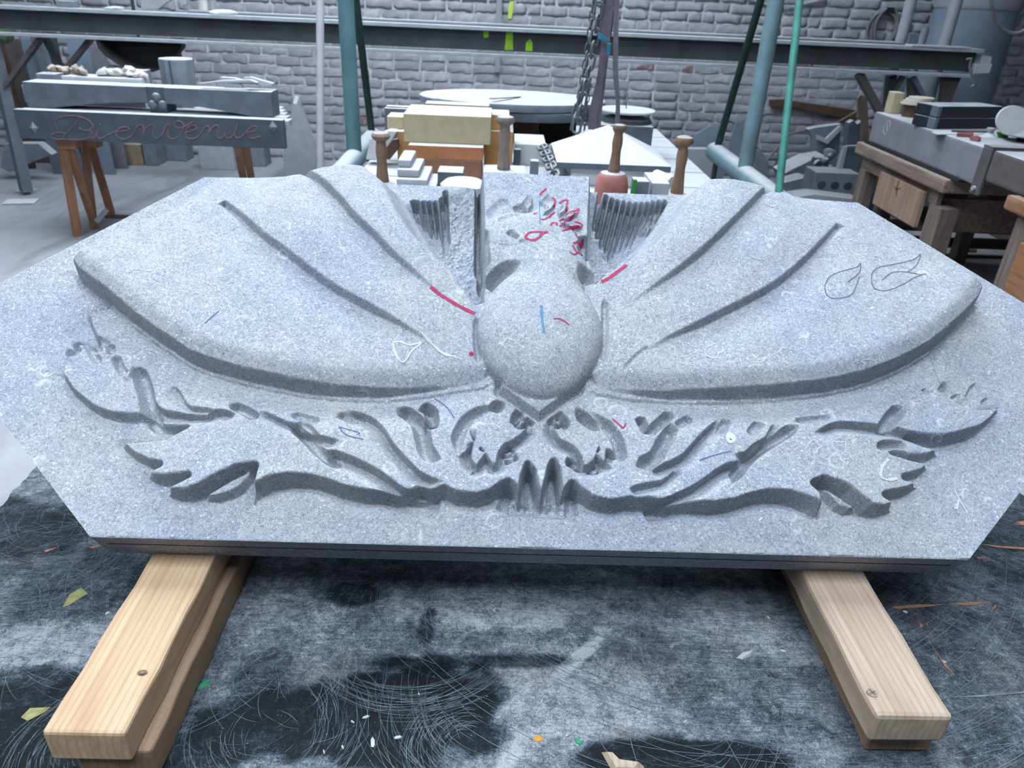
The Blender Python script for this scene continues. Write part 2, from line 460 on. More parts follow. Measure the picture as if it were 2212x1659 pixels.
def sstep(a, b, x):
    t = np.clip((x - a) / (b - a + 1e-12), 0, 1); return t * t * (3 - 2 * t)
def uv(pts, h): return np.array([slab_uv(p[0], p[1], (p[2] if len(p) > 2 else h)) for p in pts])
def smooth_line(P, n=4, closed=False):
    """Catmull-Rom through the points"""
    P = np.asarray(P, float); out = []; N = len(P)
    g = (lambda i: P[i % N]) if closed else (lambda i: P[min(max(i, 0), N - 1)])
    for i in range(N if closed else N - 1):
        a, b, c, d = g(i - 1), g(i), g(i + 1), g(i + 2)
        for k in range(n):
            t = k / n
            out.append(0.5 * (2 * b + (c - a) * t + (2 * a - 5 * b + 4 * c - d) * t * t + (3 * b - a - 3 * c + d) * t ** 3))
    if not closed: out.append(P[-1])
    return np.array(out)
def near(P, x, y):
    """distance, side (+ = left of travel) and place 0..1 along the polyline"""
    best = np.full(x.shape, 1e9); side = np.zeros(x.shape); pos = np.zeros(x.shape)
    L = np.r_[0, np.cumsum(np.linalg.norm(np.diff(P, axis=0), axis=1))]
    for i in range(len(P) - 1):
        a, d = P[i], P[i + 1] - P[i]; q = d @ d + 1e-15
        t = np.clip(((x - a[0]) * d[0] + (y - a[1]) * d[1]) / q, 0, 1)
        dx, dy = x - a[0] - t * d[0], y - a[1] - t * d[1]; r = dx * dx + dy * dy
        b = r < best
        best = np.where(b, r, best); side = np.where(b, np.sign(d[0] * dy - d[1] * dx), side)
        pos = np.where(b, (L[i] + t * (L[i + 1] - L[i])) / L[-1], pos)
    return np.sqrt(best), side, pos
def window(P, m_):
    lo, hi = P.min(0) - m_, P.max(0) + m_
    return (U > lo[0]) & (U < hi[0]) & (V > lo[1]) & (V < hi[1])
def inside(P, x, y):
    r = np.zeros(x.shape, bool)
    for i in range(len(P)):
        a, b = P[i], P[(i + 1) % len(P)]
        c = (a[1] > y) != (b[1] > y)
        with np.errstate(divide='ignore', invalid='ignore'):
            r ^= c & (x < (b[0] - a[0]) * (y - a[1]) / (b[1] - a[1]) + a[0])
    return r
def sdf(P, cap=0.12):
    """signed distance, + inside, only near the polygon"""
    out = np.full(U.shape, -cap); w_ = window(P, cap)
    x, y = U[w_], V[w_]; d, _, _ = near(np.vstack([P, P[:1]]), x, y)
    out[w_] = np.where(inside(P, x, y), 1, -1) * np.minimum(d, cap * 3); return out
def vnoise(x, y, seed=0):
    rg = np.random.default_rng(seed); T = rg.random((256, 256))
    xi, yi = np.floor(x).astype(int), np.floor(y).astype(int); fx, fy = x - xi, y - yi
    fx, fy = fx * fx * (3 - 2 * fx), fy * fy * (3 - 2 * fy)
    g = lambda i, j: T[(xi + i) % 256, (yi + j) % 256]
    return (g(0, 0) * (1 - fx) + g(1, 0) * fx) * (1 - fy) + (g(0, 1) * (1 - fx) + g(1, 1) * fx) * fy
def fbm(x, y, seed=0, o=4):
    return sum(vnoise(x * 2 ** k, y * 2 ** k, seed + k) / 2 ** (k + 1) for k in range(o))

JX = (fbm(U * 90, V * 90, 11, 3) - 0.45) * 0.004      # chipped, hand-cut outlines
# ---- tail ornament: a plateau with spiked, curling outlines
T_L = [(150, 722), (125, 760), (114, 792), (137, 827), (165, 852), (197, 873), (232, 882), (262, 885), (305, 884),
       (330, 908), (395, 913), (350, 933), (240, 938), (252, 951), (275, 970), (310, 988), (336, 993), (298, 1008), (320, 1022), (350, 1026), (402, 1022),
       (340, 1047), (365, 1056), (395, 1060), (430, 1050), (470, 1028), (510, 1010), (549, 1004), (540, 1040), (527, 1074),
       (545, 1052), (580, 1035), (620, 1028), (660, 1030), (700, 1040), (740, 1055), (790, 1065), (850, 1066), (893, 1064), (905, 1052),
       (930, 1056), (960, 1055), (985, 1068), (1030, 1072), (1060, 1064), (1085, 1046), (1100, 1041), (1112, 1052), (1124, 1080)]
T_C = [(1127, 1060), (1133, 1025), (1141, 1003), (1149, 1015), (1155, 1045), (1172, 1084), (1181, 1050), (1190, 1010), (1196, 997), (1204, 1015), (1208, 1050), (1214, 1072)]
T_R = [(1222, 1060), (1237, 1044), (1252, 1058), (1280, 1078), (1320, 1087), (1360, 1080), (1400, 1080), (1433, 1088), (1492, 1087), (1547, 1090), (1591, 1083), (1628, 1070), (1664, 1063), (1705, 1065), (1738, 1074), (1767, 1087), (1790, 1100),
       (1780, 1060), (1760, 1042), (1782, 1033), (1807, 1041), (1837, 1055), (1862, 1077), (1885, 1092), (1914, 1096), (1953, 1084), (1919, 1064), (1976, 1050), (2010, 1031),
       (1965, 1022), (2010, 1008), (2032, 988), (1935, 968), (1980, 977), (2024, 973), (2056, 958), (2010, 945), (1985, 926), (2024, 930), (2061, 931), (2097, 923), (2138, 911), (2164, 892), (2188, 862), (2130, 866), (2125, 838), (2095, 858), (2060, 832)]
T_TOP = [(2040, 700, 0.05), (1700, 780, 0.05), (1165, 790, 0.05), (600, 770, 0.05), (240, 610, 0.05), (170, 660, 0.03), (200, 740), (185, 725)]
P_T = uv(T_L + T_C + T_R + T_TOP, 0.038)
sdT = sdf(P_T) + JX * 0.35
# ---- wings
RIM_L = [(1045, 812), (1000, 816), (900, 826), (814, 829), (732, 826), (651, 818), (590, 806), (529, 794), (468, 778), (407, 757), (358, 726), (309, 693), (260, 656), (212, 616), (163, 579), (132, 550)]
RIM_R = [(1295, 826), (1382, 833), (1465, 835), (1547, 834), (1630, 832), (1712, 826), (1795, 817), (1857, 804), (1910, 788), (1960, 767), (2001, 746), (2042, 720), (2083, 685), (2125, 643), (2151, 612)]
rl, rr_ = smooth_line(uv(RIM_L, 0.06), 3), smooth_line(uv(RIM_R, 0.06), 3)
UP_L = [(-0.735, 0.515), (-0.64, 0.625), (-0.585, 0.71), (-0.30, 0.715)]
UP_R = [(0.735, 0.52), (0.64, 0.628), (0.585, 0.71), (0.30, 0.715)]
REC_L = uv([(868, 404, 0.02), (880, 425, 0.03), (900, 465, 0.035), (925, 510, 0.035), (960, 570, 0.035), (1000, 630, 0.035), (1028, 668, 0.035)], 0.03)
REC_R = uv([(1447, 430, 0.02), (1432, 455, 0.03), (1400, 500, 0.035), (1370, 540, 0.035), (1330, 580, 0.035), (1300, 602, 0.035)], 0.03)
P_WL = np.vstack([rl, UP_L, REC_L, [(-0.07, 0.40), (-0.05, 0.3)]])
P_WR = np.vstack([rr_, UP_R, REC_R, [(0.08, 0.42), (0.05, 0.3)]])
sdL, sdR = sdf(P_WL, 0.10) + JX * 0.4, sdf(P_WR, 0.10) + JX * 0.4
def tps(ctrl, hh):
    P = np.array(ctrl); n = len(P)
    k = lambda r: np.where(r > 0, r * r * np.log(r + 1e-12), 0)
    A = np.zeros((n + 3, n + 3)); A[:n, :n] = k(np.linalg.norm(P[:, None] - P[None], axis=2)) + np.eye(n) * 2e-3
    A[:n, n] = 1; A[:n, n + 1:] = P; A[n:, :n] = A[:n, n:].T
    c = np.linalg.solve(A, np.r_[hh, 0, 0, 0])
    out = c[n] + c[n + 1] * U + c[n + 2] * V
    for i in range(n): out = out + c[i] * k(np.hypot(U - P[i, 0], V - P[i, 1]))
    return out
WC = [(132, 550, .062), (260, 655, .066), (407, 757, .066), (529, 792, .064), (651, 816, .060), (814, 829, .052), (950, 822, .044), (1030, 800, .046),
      (300, 470, .034), (400, 420, .022), (478, 413, .030), (400, 560, .050), (560, 620, .056), (700, 700, .058), (530, 384, .004), (600, 378, .016), (660, 366, .034),
      (600, 470, .056), (750, 560, .066), (900, 690, .062), (700, 354, .052), (770, 350, .060), (820, 360, .052), (850, 385, .036), (780, 440, .080), (850, 500, .078), (930, 600, .066), (1000, 690, .056), (180, 540, .056)]
WCR = [(2151, 612, .062), (2042, 720, .066), (1910, 788, .066), (1795, 817, .064), (1630, 832, .060), (1465, 835, .052), (1340, 832, .044), (1300, 815, .046),
       (2000, 540, .038), (1900, 482, .024), (1820, 462, .030), (1900, 600, .050), (1760, 650, .056), (1600, 740, .058), (1790, 436, .004), (1730, 420, .016), (1662, 400, .034),
       (1700, 510, .056), (1560, 590, .066), (1400, 700, .062), (1630, 385, .052), (1560, 372, .060), (1500, 382, .052), (1470, 403, .036), (1540, 460, .080), (1470, 520, .078), (1390, 610, .066), (1330, 690, .056), (2100, 585, .056)]
hL = tps(uv(WC, 0), [c[2] for c in WC]); hR = tps(uv(WCR, 0), [c[2] for c in WCR])
dRim = np.minimum(near(rl, U, V)[0], near(rr_, U, V)[0])
def wing(hs, sd):
    soft = 0.007 + 0.035 * sstep(0.43, 0.53, V)
    top = np.clip(hs, 0, 0.095) - 0.016 * (1 - sstep(0, 0.045, dRim)) ** 2
    return np.where(sd > 0, top * sstep(0, 1, sd / soft), -1)
hWL, hWR = wing(hL, sdL), wing(hR, sdR)

plate = 0.038 * (0.35 + 0.65 * sstep(0.008, 0.075, dRim))
cen = np.exp(-(U / 0.16) ** 2)
plate = plate * (1 - cen) + 0.038 * cen
plate = plate * (0.50 + 0.50 * sstep(0.60, 0.44, np.abs(U)))
Hm = np.where(sdT > 0, plate * sstep(0, 0.0065, sdT), 0)
# slivers of leaf left standing in front of the curled tips
for lens in ([(436, 1074), (455, 1060), (490, 1038), (530, 1016), (549, 1008), (541, 1030), (525, 1052), (500, 1067), (468, 1076)],
             [(1768, 1046), (1795, 1058), (1825, 1080), (1860, 1101), (1832, 1105), (1806, 1094), (1784, 1070)]):
    sdl = sdf(uv(lens, 0.018), 0.03); Hm = np.where(sdl > 0, np.maximum(Hm, 0.019 * sstep(0, 0.004, sdl)), Hm)
# the ground is dished and tooled close to the ornament
Hm = np.where(sdT <= 0, Hm + (0.0025 - 0.0065 * np.exp(-(np.clip(-sdT, 0, 1) / 0.008) ** 2)) * (np.abs(sdT) < 0.119) * np.exp(-(np.clip(-sdT, 0, 1) / 0.04) ** 2), Hm)

# ---- cuts
def step_cut(pts, depth, ramp, h=0.038, side=-1, w_=0.004, e=(0.12, 0.12), sm=4, far=None):
    """upright wall along the line; the ground on one side is cut down and rises again over `ramp`"""
    global Hm
    depth = depth * 1.25
    P = smooth_line(uv(pts, h), sm); k = window(P, ramp); x, y = U[k], V[k]
    d, sg, t = near(P, x, y)
    tp = np.minimum(sstep(0, e[0], t) if e[0] else 1, sstep(0, e[1], 1 - t) if e[1] else 1)
    tp = np.where(((t < 1e-6) & ((x - P[0, 0]) * (P[1, 0] - P[0, 0]) + (y - P[0, 1]) * (P[1, 1] - P[0, 1]) < 0)), tp * np.exp(-(d / 0.005) ** 2), tp)
    if far: nr = np.exp(-(d / 0.010) ** 2); tp = tp * (nr + (1 - nr) * sstep(0, far, t))
    d2 = np.maximum(d + JX[k] * 0.25, 0)
    Hm[k] = Hm[k] - np.where(sg == side, depth * tp * sstep(0, w_, d2) * (1 - np.clip(d2 / ramp, 0, 1)) ** 1.4, 0)
def gouge(pts, depth, width, h=0.038, e=(0.15, 0.15), power=2.0, sm=4, taper=None):
    global Hm
    depth = depth * (1.3 if h == 0.038 else 1.0)
    P = smooth_line(uv(pts, h), sm); k = window(P, width * 1.5); x, y = U[k], V[k]
    d, sg, t = near(P, x, y)
    tp = np.minimum(sstep(0, e[0], t) if e[0] else 1, sstep(0, e[1], 1 - t) if e[1] else 1)
    ww = width * (0.12 + 0.88 * tp) + JX[k] * 0.4
    Hm[k] = Hm[k] - depth * tp * np.clip(1 - (d / ww) ** power, 0, 1)

# left feathers
step_cut([(325, 848), (335, 865), (355, 876), (395, 881), (440, 884), (480, 880), (514, 893)], 0.020, 0.030)
step_cut([(368, 815), (384, 836), (396, 858), (415, 872), (462, 877)], 0.013, 0.024)
gouge([(276, 770), (292, 800), (304, 835), (308, 865), (318, 890), (345, 905)], 0.018, 0.012)
gouge([(491, 866), (523, 880), (556, 903)], 0.016, 0.009)
step_cut([(561, 876), (618, 906), (665, 927), (697, 941), (737, 948)], 0.018, 0.022)
gouge([(618, 905), (650, 932), (690, 975), (738, 1006)], 0.018, 0.009, e=(0.2, 0.1))
step_cut([(706, 966), (749, 980), (794, 1000), (834, 1024), (871, 1052), (903, 1061), (953, 1050)], 0.026, 0.030, e=(0.08, 0.1))
step_cut([(735, 870), (773, 876), (806, 894), (830, 923), (846, 951), (871, 980), (903, 1012), (928, 1028), (962, 1037)], 0.024, 0.028)
gouge([(850, 864), (877, 882), (901, 906), (911, 935), (918, 967), (932, 984), (957, 992)], 0.024, 0.012)
gouge([(907, 864), (928, 878), (932, 902), (930, 925)], 0.024, 0.011, e=(0.1, 0.05))
gouge([(726, 880), (750, 892), (772, 908)], 0.012, 0.009)
gouge([(625, 885), (655, 895), (690, 905)], 0.010, 0.008)
gouge([(640, 905), (668, 925), (690, 960)], 0.008, 0.006)
for q in ([(128, 738), (152, 757), (168, 742)], [(150, 722), (158, 748)], [(182, 730), (196, 760), (212, 782)], [(244, 760), (256, 790), (270, 805)], [(196, 722), (230, 735)], [(232, 735), (236, 760)]):
    gouge(q, 0.010, 0.007, h=0.025)
step_cut([(245, 757), (253, 790), (268, 808), (276, 780)], 0.006, 0.012, h=0.03)
# the curled leaf, left and right
# legs and claws
gouge([(1098, 866), (1078, 875), (1052, 884)], 0.022, 0.011, e=(0.5, 0.4))
gouge([(1075, 872), (1040, 886), (1012, 902), (996, 928), (988, 955), (993, 992)], 0.016, 0.010, e=(0.25, 0.3))
step_cut([(1003, 964), (1024, 953), (1018, 985), (1030, 1003), (1048, 977), (1060, 995), (1070, 1001), (1076, 975), (1095, 957), (1122, 940), (1140, 918)][::-1], 0.024, 0.022, side=1, e=(0.06, 0.1), sm=2)
gouge([(1130, 880), (1116, 900), (1113, 915)], 0.018, 0.008, e=(0.3, 0.05))
gouge([(1150, 903), (1140, 915), (1128, 912)], 0.016, 0.008)
gouge([(1090, 995), (1105, 990), (1118, 983)], 0.016, 0.007)
gouge([(1242, 874), (1260, 900), (1288, 920), (1306, 930)], 0.022, 0.011, e=(0.4, 0.3))
gouge([(1270, 885), (1300, 905), (1325, 935), (1338, 965), (1342, 1000)], 0.018, 0.010, e=(0.4, 0.1))
step_cut([(1190, 905), (1200, 930), (1215, 950), (1240, 962), (1258, 985), (1262, 1003), (1280, 998), (1288, 978), (1305, 995), (1309, 968), (1325, 976), (1338, 990)], 0.024, 0.022, e=(0.1, 0.06), sm=2)
gouge([(1198, 885), (1214, 905), (1224, 918)], 0.018, 0.008, e=(0.3, 0.05))
gouge([(1186, 902), (1198, 912), (1212, 918)], 0.016, 0.008)
gouge([(1222, 995), (1235, 998), (1243, 1004)], 0.018, 0.008)
# right feathers
gouge([(1455, 905), (1448, 935), (1432, 960), (1416, 988), (1371, 1008)], 0.020, 0.012)
step_cut([(1556, 893), (1514, 935), (1473, 980), (1432, 1000), (1396, 1008)], 0.024, 0.026, side=1)
step_cut([(1462, 1004), (1432, 1033), (1392, 1043), (1357, 1052)], 0.020, 0.020, side=1)
step_cut([(1610, 992), (1573, 999), (1547, 1013), (1510, 1039), (1473, 1059), (1437, 1074), (1398, 1081)], 0.026, 0.026, side=1, e=(0.1, 0.06))
gouge([(1734, 914), (1694, 936), (1664, 955), (1639, 969), (1618, 990), (1593, 1022), (1582, 1050)], 0.020, 0.010)
step_cut([(1672, 908), (1661, 929), (1646, 955), (1620, 973), (1585, 977)], 0.018, 0.018, side=1)
gouge([(1458, 876), (1432, 905), (1398, 938)], 0.018, 0.009)
gouge([(1384, 892), (1391, 912), (1399, 938)], 0.018, 0.009)
gouge([(1500, 892), (1478, 905), (1468, 920)], 0.012, 0.008)
gouge([(1580, 896), (1566, 915), (1557, 935)], 0.010, 0.008)
gouge([(1648, 905), (1632, 925), (1626, 942)], 0.012, 0.009)
gouge([(1966, 864), (1940, 890), (1918, 920)], 0.020, 0.012, e=(0.2, 0.05))
step_cut([(2160, 896), (2138, 911), (2097, 922), (2061, 929), (2024, 927), (1980, 919), (1936, 912), (1907, 911), (1877, 909), (1840, 908), (1800, 910), (1752, 935)], 0.022, 0.026, side=1, e=(0.2, 0.12))
gouge([(1900, 964), (1928, 952), (1975, 950)], 0.014, 0.008)
gouge([(1720, 905), (1760, 900), (1810, 895)], 0.010, 0.008)
for q in ([(2008, 848), (2000, 835)], [(2030, 845), (2050, 825), (2062, 815)], [(2068, 850), (2090, 842)], [(2105, 845), (2122, 820), (2132, 842)], [(2138, 862), (2150, 848)], [(2040, 835), (2058, 812)]):
    gouge(q, 0.008, 0.005, h=0.02)
# centre teeth: hollowed flutes
for a, b in (((1143, 1010), (1150, 1092)), ((1197, 1004), (1198, 1096)), ((1098, 1046), (1085, 1090)), ((1238, 1050), (1240, 1100))):
    gouge([a, ((a[0] + b[0]) / 2, (a[1] + b[1]) / 2), b], 0.016, 0.010, h=0.03, e=(0.1, 0.1))
gouge([(1080, 1100), (1170, 1106), (1240, 1112)], 0.010, 0.010, h=0.0)
Hm = np.maximum(Hm, -0.016)

# ---- raise the wings out of it, then cut their ribs
region = np.zeros(U.shape, np.int8)                 # 0 slab, 1 tail, 2/3 wings, 4 belly, 5 head, 6 recess
region[sdT > -0.004] = 1
region[(sdL > -0.004) & (U < 0)] = 2; region[(sdR > -0.004) & (U > 0)] = 3
Hm = np.where(hWL > Hm, hWL, Hm); Hm = np.where(hWR > Hm, hWR, Hm)
RIB = [([(478, 413), (521, 452), (570, 499), (618, 537), (667, 576), (716, 612), (773, 645), (834, 678), (900, 716), (965, 752)], -1, (0.005, 0.3)),
       ([(648, 338), (667, 357), (700, 391), (732, 428), (773, 480), (814, 517), (854, 557), (900, 594), (932, 620), (985, 655)], -1, (0, 0.4)),
       ([(1819, 464), (1795, 491), (1762, 528), (1729, 561), (1692, 594), (1650, 623), (1605, 647), (1556, 672), (1506, 697), (1457, 720), (1415, 742), (1378, 758)], 1, (0.005, 0.3)),
       ([(1680, 366), (1657, 392), (1630, 425), (1605, 454), (1572, 491), (1535, 528), (1498, 559), (1457, 590), (1415, 619), (1374, 647), (1340, 670)], 1, (0, 0.4))]
for pts, sd_, e in RIB:
    step_cut(pts, 0.017, 0.085, h=0.056, side=sd_, w_=0.005, e=e, far=0.28)
gouge([(1400, 752), (1365, 778), (1345, 802)], 0.004, 0.004, h=0.05)
# undercut rims read as a crease along the wing foot
for P, s_ in ((rl, 1), (rr_, -1)):
    k = window(P, 0.03); d, sg, t = near(P, U[k], V[k])
    Hm[k] = np.where((sg == s_) & (region[k] < 2), Hm[k] - 0.005 * np.exp(-(d / 0.012) ** 2), Hm[k])
Hm[region < 2] += ((fbm(U * 60, V * 160, 3, 3) - 0.45) * 0.004 * np.exp(-(dRim / 0.035) ** 2))[region < 2]
Hm[region >= 2] += ((fbm(U * 25 + V * 18, V * 110, 5, 3) - 0.45) * 0.006 * np.exp(-(dRim / 0.012) ** 2))[region >= 2]

# ---- rough pockets between wings and neck
def pocket(poly, kerfs, seed):
    global Hm
    P = uv(poly, 0.02); sd = sdf(P, 0.06); k = sd > -0.012
    x, y = U[k], V[k]
    f = sstep(0.688, 0.60, y)
    low = -0.006 - 0.020 * f + (np.floor(fbm(x * 70, y * 45, seed, 4) * 7) / 7 - 0.45) * 0.020 * sstep(0.0, 0.02, sd[k]) + (fbm(x * 260, y * 260, seed + 3, 3) - 0.45) * 0.008
    m_ = sstep(-0.012, 0.010, sd[k])
    Hm[k] = Hm[k] * (1 - m_) + low * m_
    region[(sd > 0.0)] = 6
    for a, b in kerfs: gouge([a, ((a[0] + b[0]) / 2, (a[1] + b[1]) / 2), b], 0.032, 0.0046, h=0.0, e=(0.05, 0.15), power=4)
pocket([(885, 432), (955, 428), (960, 415), (1030, 385), (1037, 560), (1036, 668), (1022, 655), (985, 600), (955, 556), (925, 500)],
       [((891, 432), (906, 470)), ((900, 432), (925, 490)), ((913, 433), (934, 505)), ((926, 433), (946, 520)), ((939, 433), (955, 530)), ((953, 425), (964, 535)), ((962, 410), (966, 520)), ((1031, 400), (1030, 590)), ((1037, 400), (1036, 640))], 21)
pocket([(1282, 405), (1300, 418), (1320, 432), (1437, 430), (1425, 462), (1390, 505), (1360, 545), (1330, 572), (1296, 600), (1278, 598), (1276, 500)],
       [((1440, 432), (1390, 505)), ((1428, 432), (1378, 515)), ((1415, 434), (1366, 530)), ((1402, 435), (1355, 540)), ((1389, 436), (1345, 545)), ((1376, 436), (1335, 550)), ((1363, 434), (1325, 555)), ((1350, 432), (1318, 550)), ((1337, 430), (1310, 530)), ((1324, 426), (1300, 520)), ((1311, 420), (1292, 500)), ((1298, 412), (1286, 480))], 31)

# ---- neck block, head, belly
def smax(a, b, k_): return 0.5 * (a + b + np.sqrt((a - b) ** 2 + k_ * k_))
P_B = uv([(1036, 372), (1160, 375), (1283, 383), (1277, 450), (1272, 560), (1288, 600), (1298, 700), (1296, 800), (1040, 800), (1036, 690), (1044, 560), (1040, 450)], 0.036)
P_B[:3, 1] = 0.72
sdB = sdf(P_B, 0.08) + JX * 0.3
blk = 0.038 + 0.006 * (fbm(U * 40, V * 40, 8, 3) - 0.45) + 0.012 * sstep(0.60, 0.52, V)
Hm = np.where(sdB > 0, np.maximum(Hm, blk * sstep(0, 0.006, sdB)), Hm)
region[sdB > -0.002] = 5
bu, bv = 0.003, 0.332
ey = np.where(V > bv, 0.135, 0.119)
ex = 0.099 * (1 - 0.10 * np.clip((bv - V) / 0.119, 0, 1) ** 2 - 0.20 * np.clip((V - bv) / 0.135, 0, 1) ** 2)
rb = ((U - bu) / ex) ** 2 + ((V - bv) / ey) ** 2
dome = np.where(rb < 1, 0.044 + 0.052 * np.clip(1 - rb, 0, 1) ** 0.52, -1)
gouge([(1030, 690), (1030, 740), (1034, 790)], 0.010, 0.006, h=0.045)
gouge([(1304, 650), (1306, 720), (1302, 790)], 0.010, 0.006, h=0.045)
# V-shaped apron under the belly
P_V = uv([(1080, 838), (1165, 896), (1252, 834), (1240, 740), (1095, 740)], 0.044)
sdV = sdf(P_V, 0.05)
Hm = np.where(sdV > 0, np.maximum(Hm, 0.046 * sstep(-0.002, 0.004, sdV)), Hm)
k = window(P_V, 0.02) & (sdV < 0) & (V < 0.30)
Hm[k] -= 0.012 * np.exp(-((sdV[k] + 0.004) / 0.004) ** 2)
# head: skull, cheek, brow, bill
def blob(px, py, h, ru, rv, base, rise, pw=0.5):
    c = slab_uv(px, py, h); r = ((U - c[0]) / ru) ** 2 + ((V - c[1]) / rv) ** 2
    return np.maximum(base + rise * np.sign(1 - r) * np.abs(1 - r) ** pw, -0.06)
head = blob(1154, 538, 0.068, 0.094, 0.082, 0.034, 0.044, 0.36)
for q in (blob(1122, 492, 0.06, 0.066, 0.050, 0.034, 0.036, 0.4), blob(1182, 585, 0.07, 0.072, 0.080, 0.030, 0.050, 0.45), blob(1205, 480, 0.055, 0.055, 0.060, 0.034, 0.020)):
    head = smax(head, q, 0.020) - 0.003
Hm = np.where(sdB > 0, np.maximum(Hm, np.minimum(head, blk * sstep(0, 0.006, sdB) + 6.0 * np.clip(sdB, 0, 1))), Hm)
# hollows either side of the neck
gouge([(1050, 612), (1072, 598), (1100, 586), (1132, 578)], 0.034, 0.019, h=0.06, e=(0.02, 0.5))
gouge([(1275, 610), (1262, 590), (1245, 576)], 0.030, 0.018, h=0.055, e=(0.02, 0.5))
gouge([(1046, 500), (1046, 545), (1050, 590)], 0.028, 0.008, h=0.04, e=(0.2, 0.1))
gouge([(1266, 510), (1262, 540), (1264, 570)], 0.028, 0.013, h=0.045, e=(0.15, 0.15))
region[(dome > 0) & (dome >= Hm)] = 4
Hm = np.where(dome > 0, np.maximum(Hm, smax(dome, np.where(V > 0.40, Hm, -1), 0.008) - 0.001), Hm)
# crest: flame-shaped petals standing proud of the block
for P in ([(970, 350), (1000, 310), (1060, 260), (1100, 235), (1150, 300), (1165, 370), (1195, 430), (1180, 500), (1150, 550), (1100, 590), (985, 670), (1035, 570), (1048, 480), (1000, 400)],
          [(1245, 480), (1262, 460), (1370, 418), (1358, 490), (1368, 540), (1335, 590), (1245, 675), (1215, 600)], [(1245, 705), (1310, 685), (1390, 600), (1525, 542), (1510, 610), (1440, 670), (1300, 738)],
          [(1240, 780), (1330, 748), (1460, 735), (1580, 775), (1530, 815), (1430, 828), (1285, 862)], [(720, 350), (800, 235), (870, 300), (880, 420), (800, 520), (740, 440)]):
    sdp = sdf(uv([(1020 + x / 6.637, 370 + y / 6.637) for x, y in P], 0.055), 0.02)
    Hm = Hm + 0.009 * sstep(-0.0005, 0.0028, sdp)
    Hm = Hm - 0.005 * sstep(0.003, 0.008, sdp)
gouge([(1118, 430), (1128, 450), (1130, 466)], 0.012, 0.012, h=0.05)
gouge([(1248, 530), (1258, 535), (1264, 545)], 0.014, 0.010, h=0.06)
gouge([(1098, 495), (1108, 506), (1122, 513)], 0.010, 0.006, h=0.075)
gouge([(1122, 512), (1135, 514)], 0.005, 0.004, h=0.085)
gouge([(1075, 480), (1100, 470), (1125, 462)], 0.006, 0.012, h=0.06)
gouge([(1055, 470), (1070, 445), (1100, 425)], 0.005, 0.010, h=0.045)
for cx, cy in ((928, 917), (1123, 918), (1215, 920), (1241, 1004), (1285, 1013), (1098, 975)):      # drilled holes, a stub left in each
    c = slab_uv(cx, cy, 0.03); d = np.hypot(U - c[0], V - c[1])
    Hm = Hm - 0.013 * np.exp(-((d - 0.0075) / 0.0022) ** 2) * (d < 0.02)

# soften single-sample spikes a touch
K = Hm.copy(); K[1:-1, 1:-1] = 0.5 * Hm[1:-1, 1:-1] + 0.125 * (Hm[:-2, 1:-1] + Hm[2:, 1:-1] + Hm[1:-1, :-2] + Hm[1:-1, 2:]); Hm = K
Hm += (fbm(U * 120, V * 120, 40, 3) - 0.44) * 0.0011
Hm = np.clip(Hm, -HT + 0.012, 0.2)
Hm[0, :] = np.clip(Hm[0, :] - 0.0012 - 0.0035 * np.clip(fbm(U[0] * 55, U[0] * 3, 50, 4) - 0.55, 0, 1) * 6, -0.006, 0)

def h_at(x, y):
    """height of the carved face, bilinear"""
    y = min(max(y, 0), HD - 1e-6); j = y / HD * (NV - 1); j0 = int(j); fj = j - j0
    hwy = HF + (HW - HF) * y / HL if y < HL else HW + (HF - HW) * (y - HL) / (HD - HL)
    i = (min(max(x / hwy, -1), 1) + 1) / 2 * (NU - 1); i0 = min(int(i), NU - 2); fi = i - i0; j0 = min(j0, NV - 2)
    return (Hm[j0, i0] * (1 - fi) + Hm[j0, i0 + 1] * fi) * (1 - fj) + (Hm[j0 + 1, i0] * (1 - fi) + Hm[j0 + 1, i0 + 1] * fi) * fj

mat_stone()
slab = thing('carved_stone_relief', 'grey limestone slab carved with an unfinished crested bird, wings spread, leaning on timbers', 'stone carving', (0, 0, EDGE_Z))
slab.rotation_euler = (TILT, 0, 0)
# normals of the whole face, so that the seams between its parts stay invisible
gu, gv = np.gradient(Hm, axis=1) / np.gradient(U, axis=1), None
xu, xv = np.gradient(U, axis=1), np.gradient(U, axis=0)
yv_, zu, zv = np.gradient(V, axis=0), np.gradient(Hm, axis=1), np.gradient(Hm, axis=0)
NX = -zu * yv_; NY = -(xu * zv - xv * zu); NZ = xu * yv_
NL = np.sqrt(NX ** 2 + NY ** 2 + NZ ** 2)
NRM = np.stack([NX / NL, NY / NL, NZ / NL], -1).reshape(-1, 3)
VTX = np.stack([U, V, Hm], -1).reshape(-1, 3)
jj, ii = np.meshgrid(np.arange(NV - 1), np.arange(NU - 1), indexing='ij')
Q = np.stack([jj * NU + ii, jj * NU + ii + 1, (jj + 1) * NU + ii + 1, (jj + 1) * NU + ii], -1).reshape(-1, 4)
FR = region[:-1, :-1].reshape(-1)
FR = np.where(FR == 6, 0, FR)
def face_part(name, code, extra=None):
    q = Q[FR == code]; ids, inv = np.unique(q, return_inverse=True)
    q = inv.reshape(-1, 4); v = VTX[ids]; nr = NRM[ids]
    nf = len(q); sm = np.ones(nf, bool)
    me = bpy.data.meshes.new(name)
    faces = q.tolist(); verts = v.tolist()
    if extra is not None:
        k0 = len(verts); verts += extra[0]; faces += [tuple(i + k0 for i in f) for f in extra[1]]
    me.from_pydata(verts, [], faces)
    smf = np.zeros(len(faces), bool); smf[:nf] = True
    me.polygons.foreach_set('use_smooth', smf)
    me.materials.append(MATS['blue_limestone'])
    me.update()
    if extra is None: me.normals_split_custom_set_from_vertices(nr.tolist())
    o = bpy.data.objects.new(name, me); COL.objects.link(o); o.parent = slab
    return o
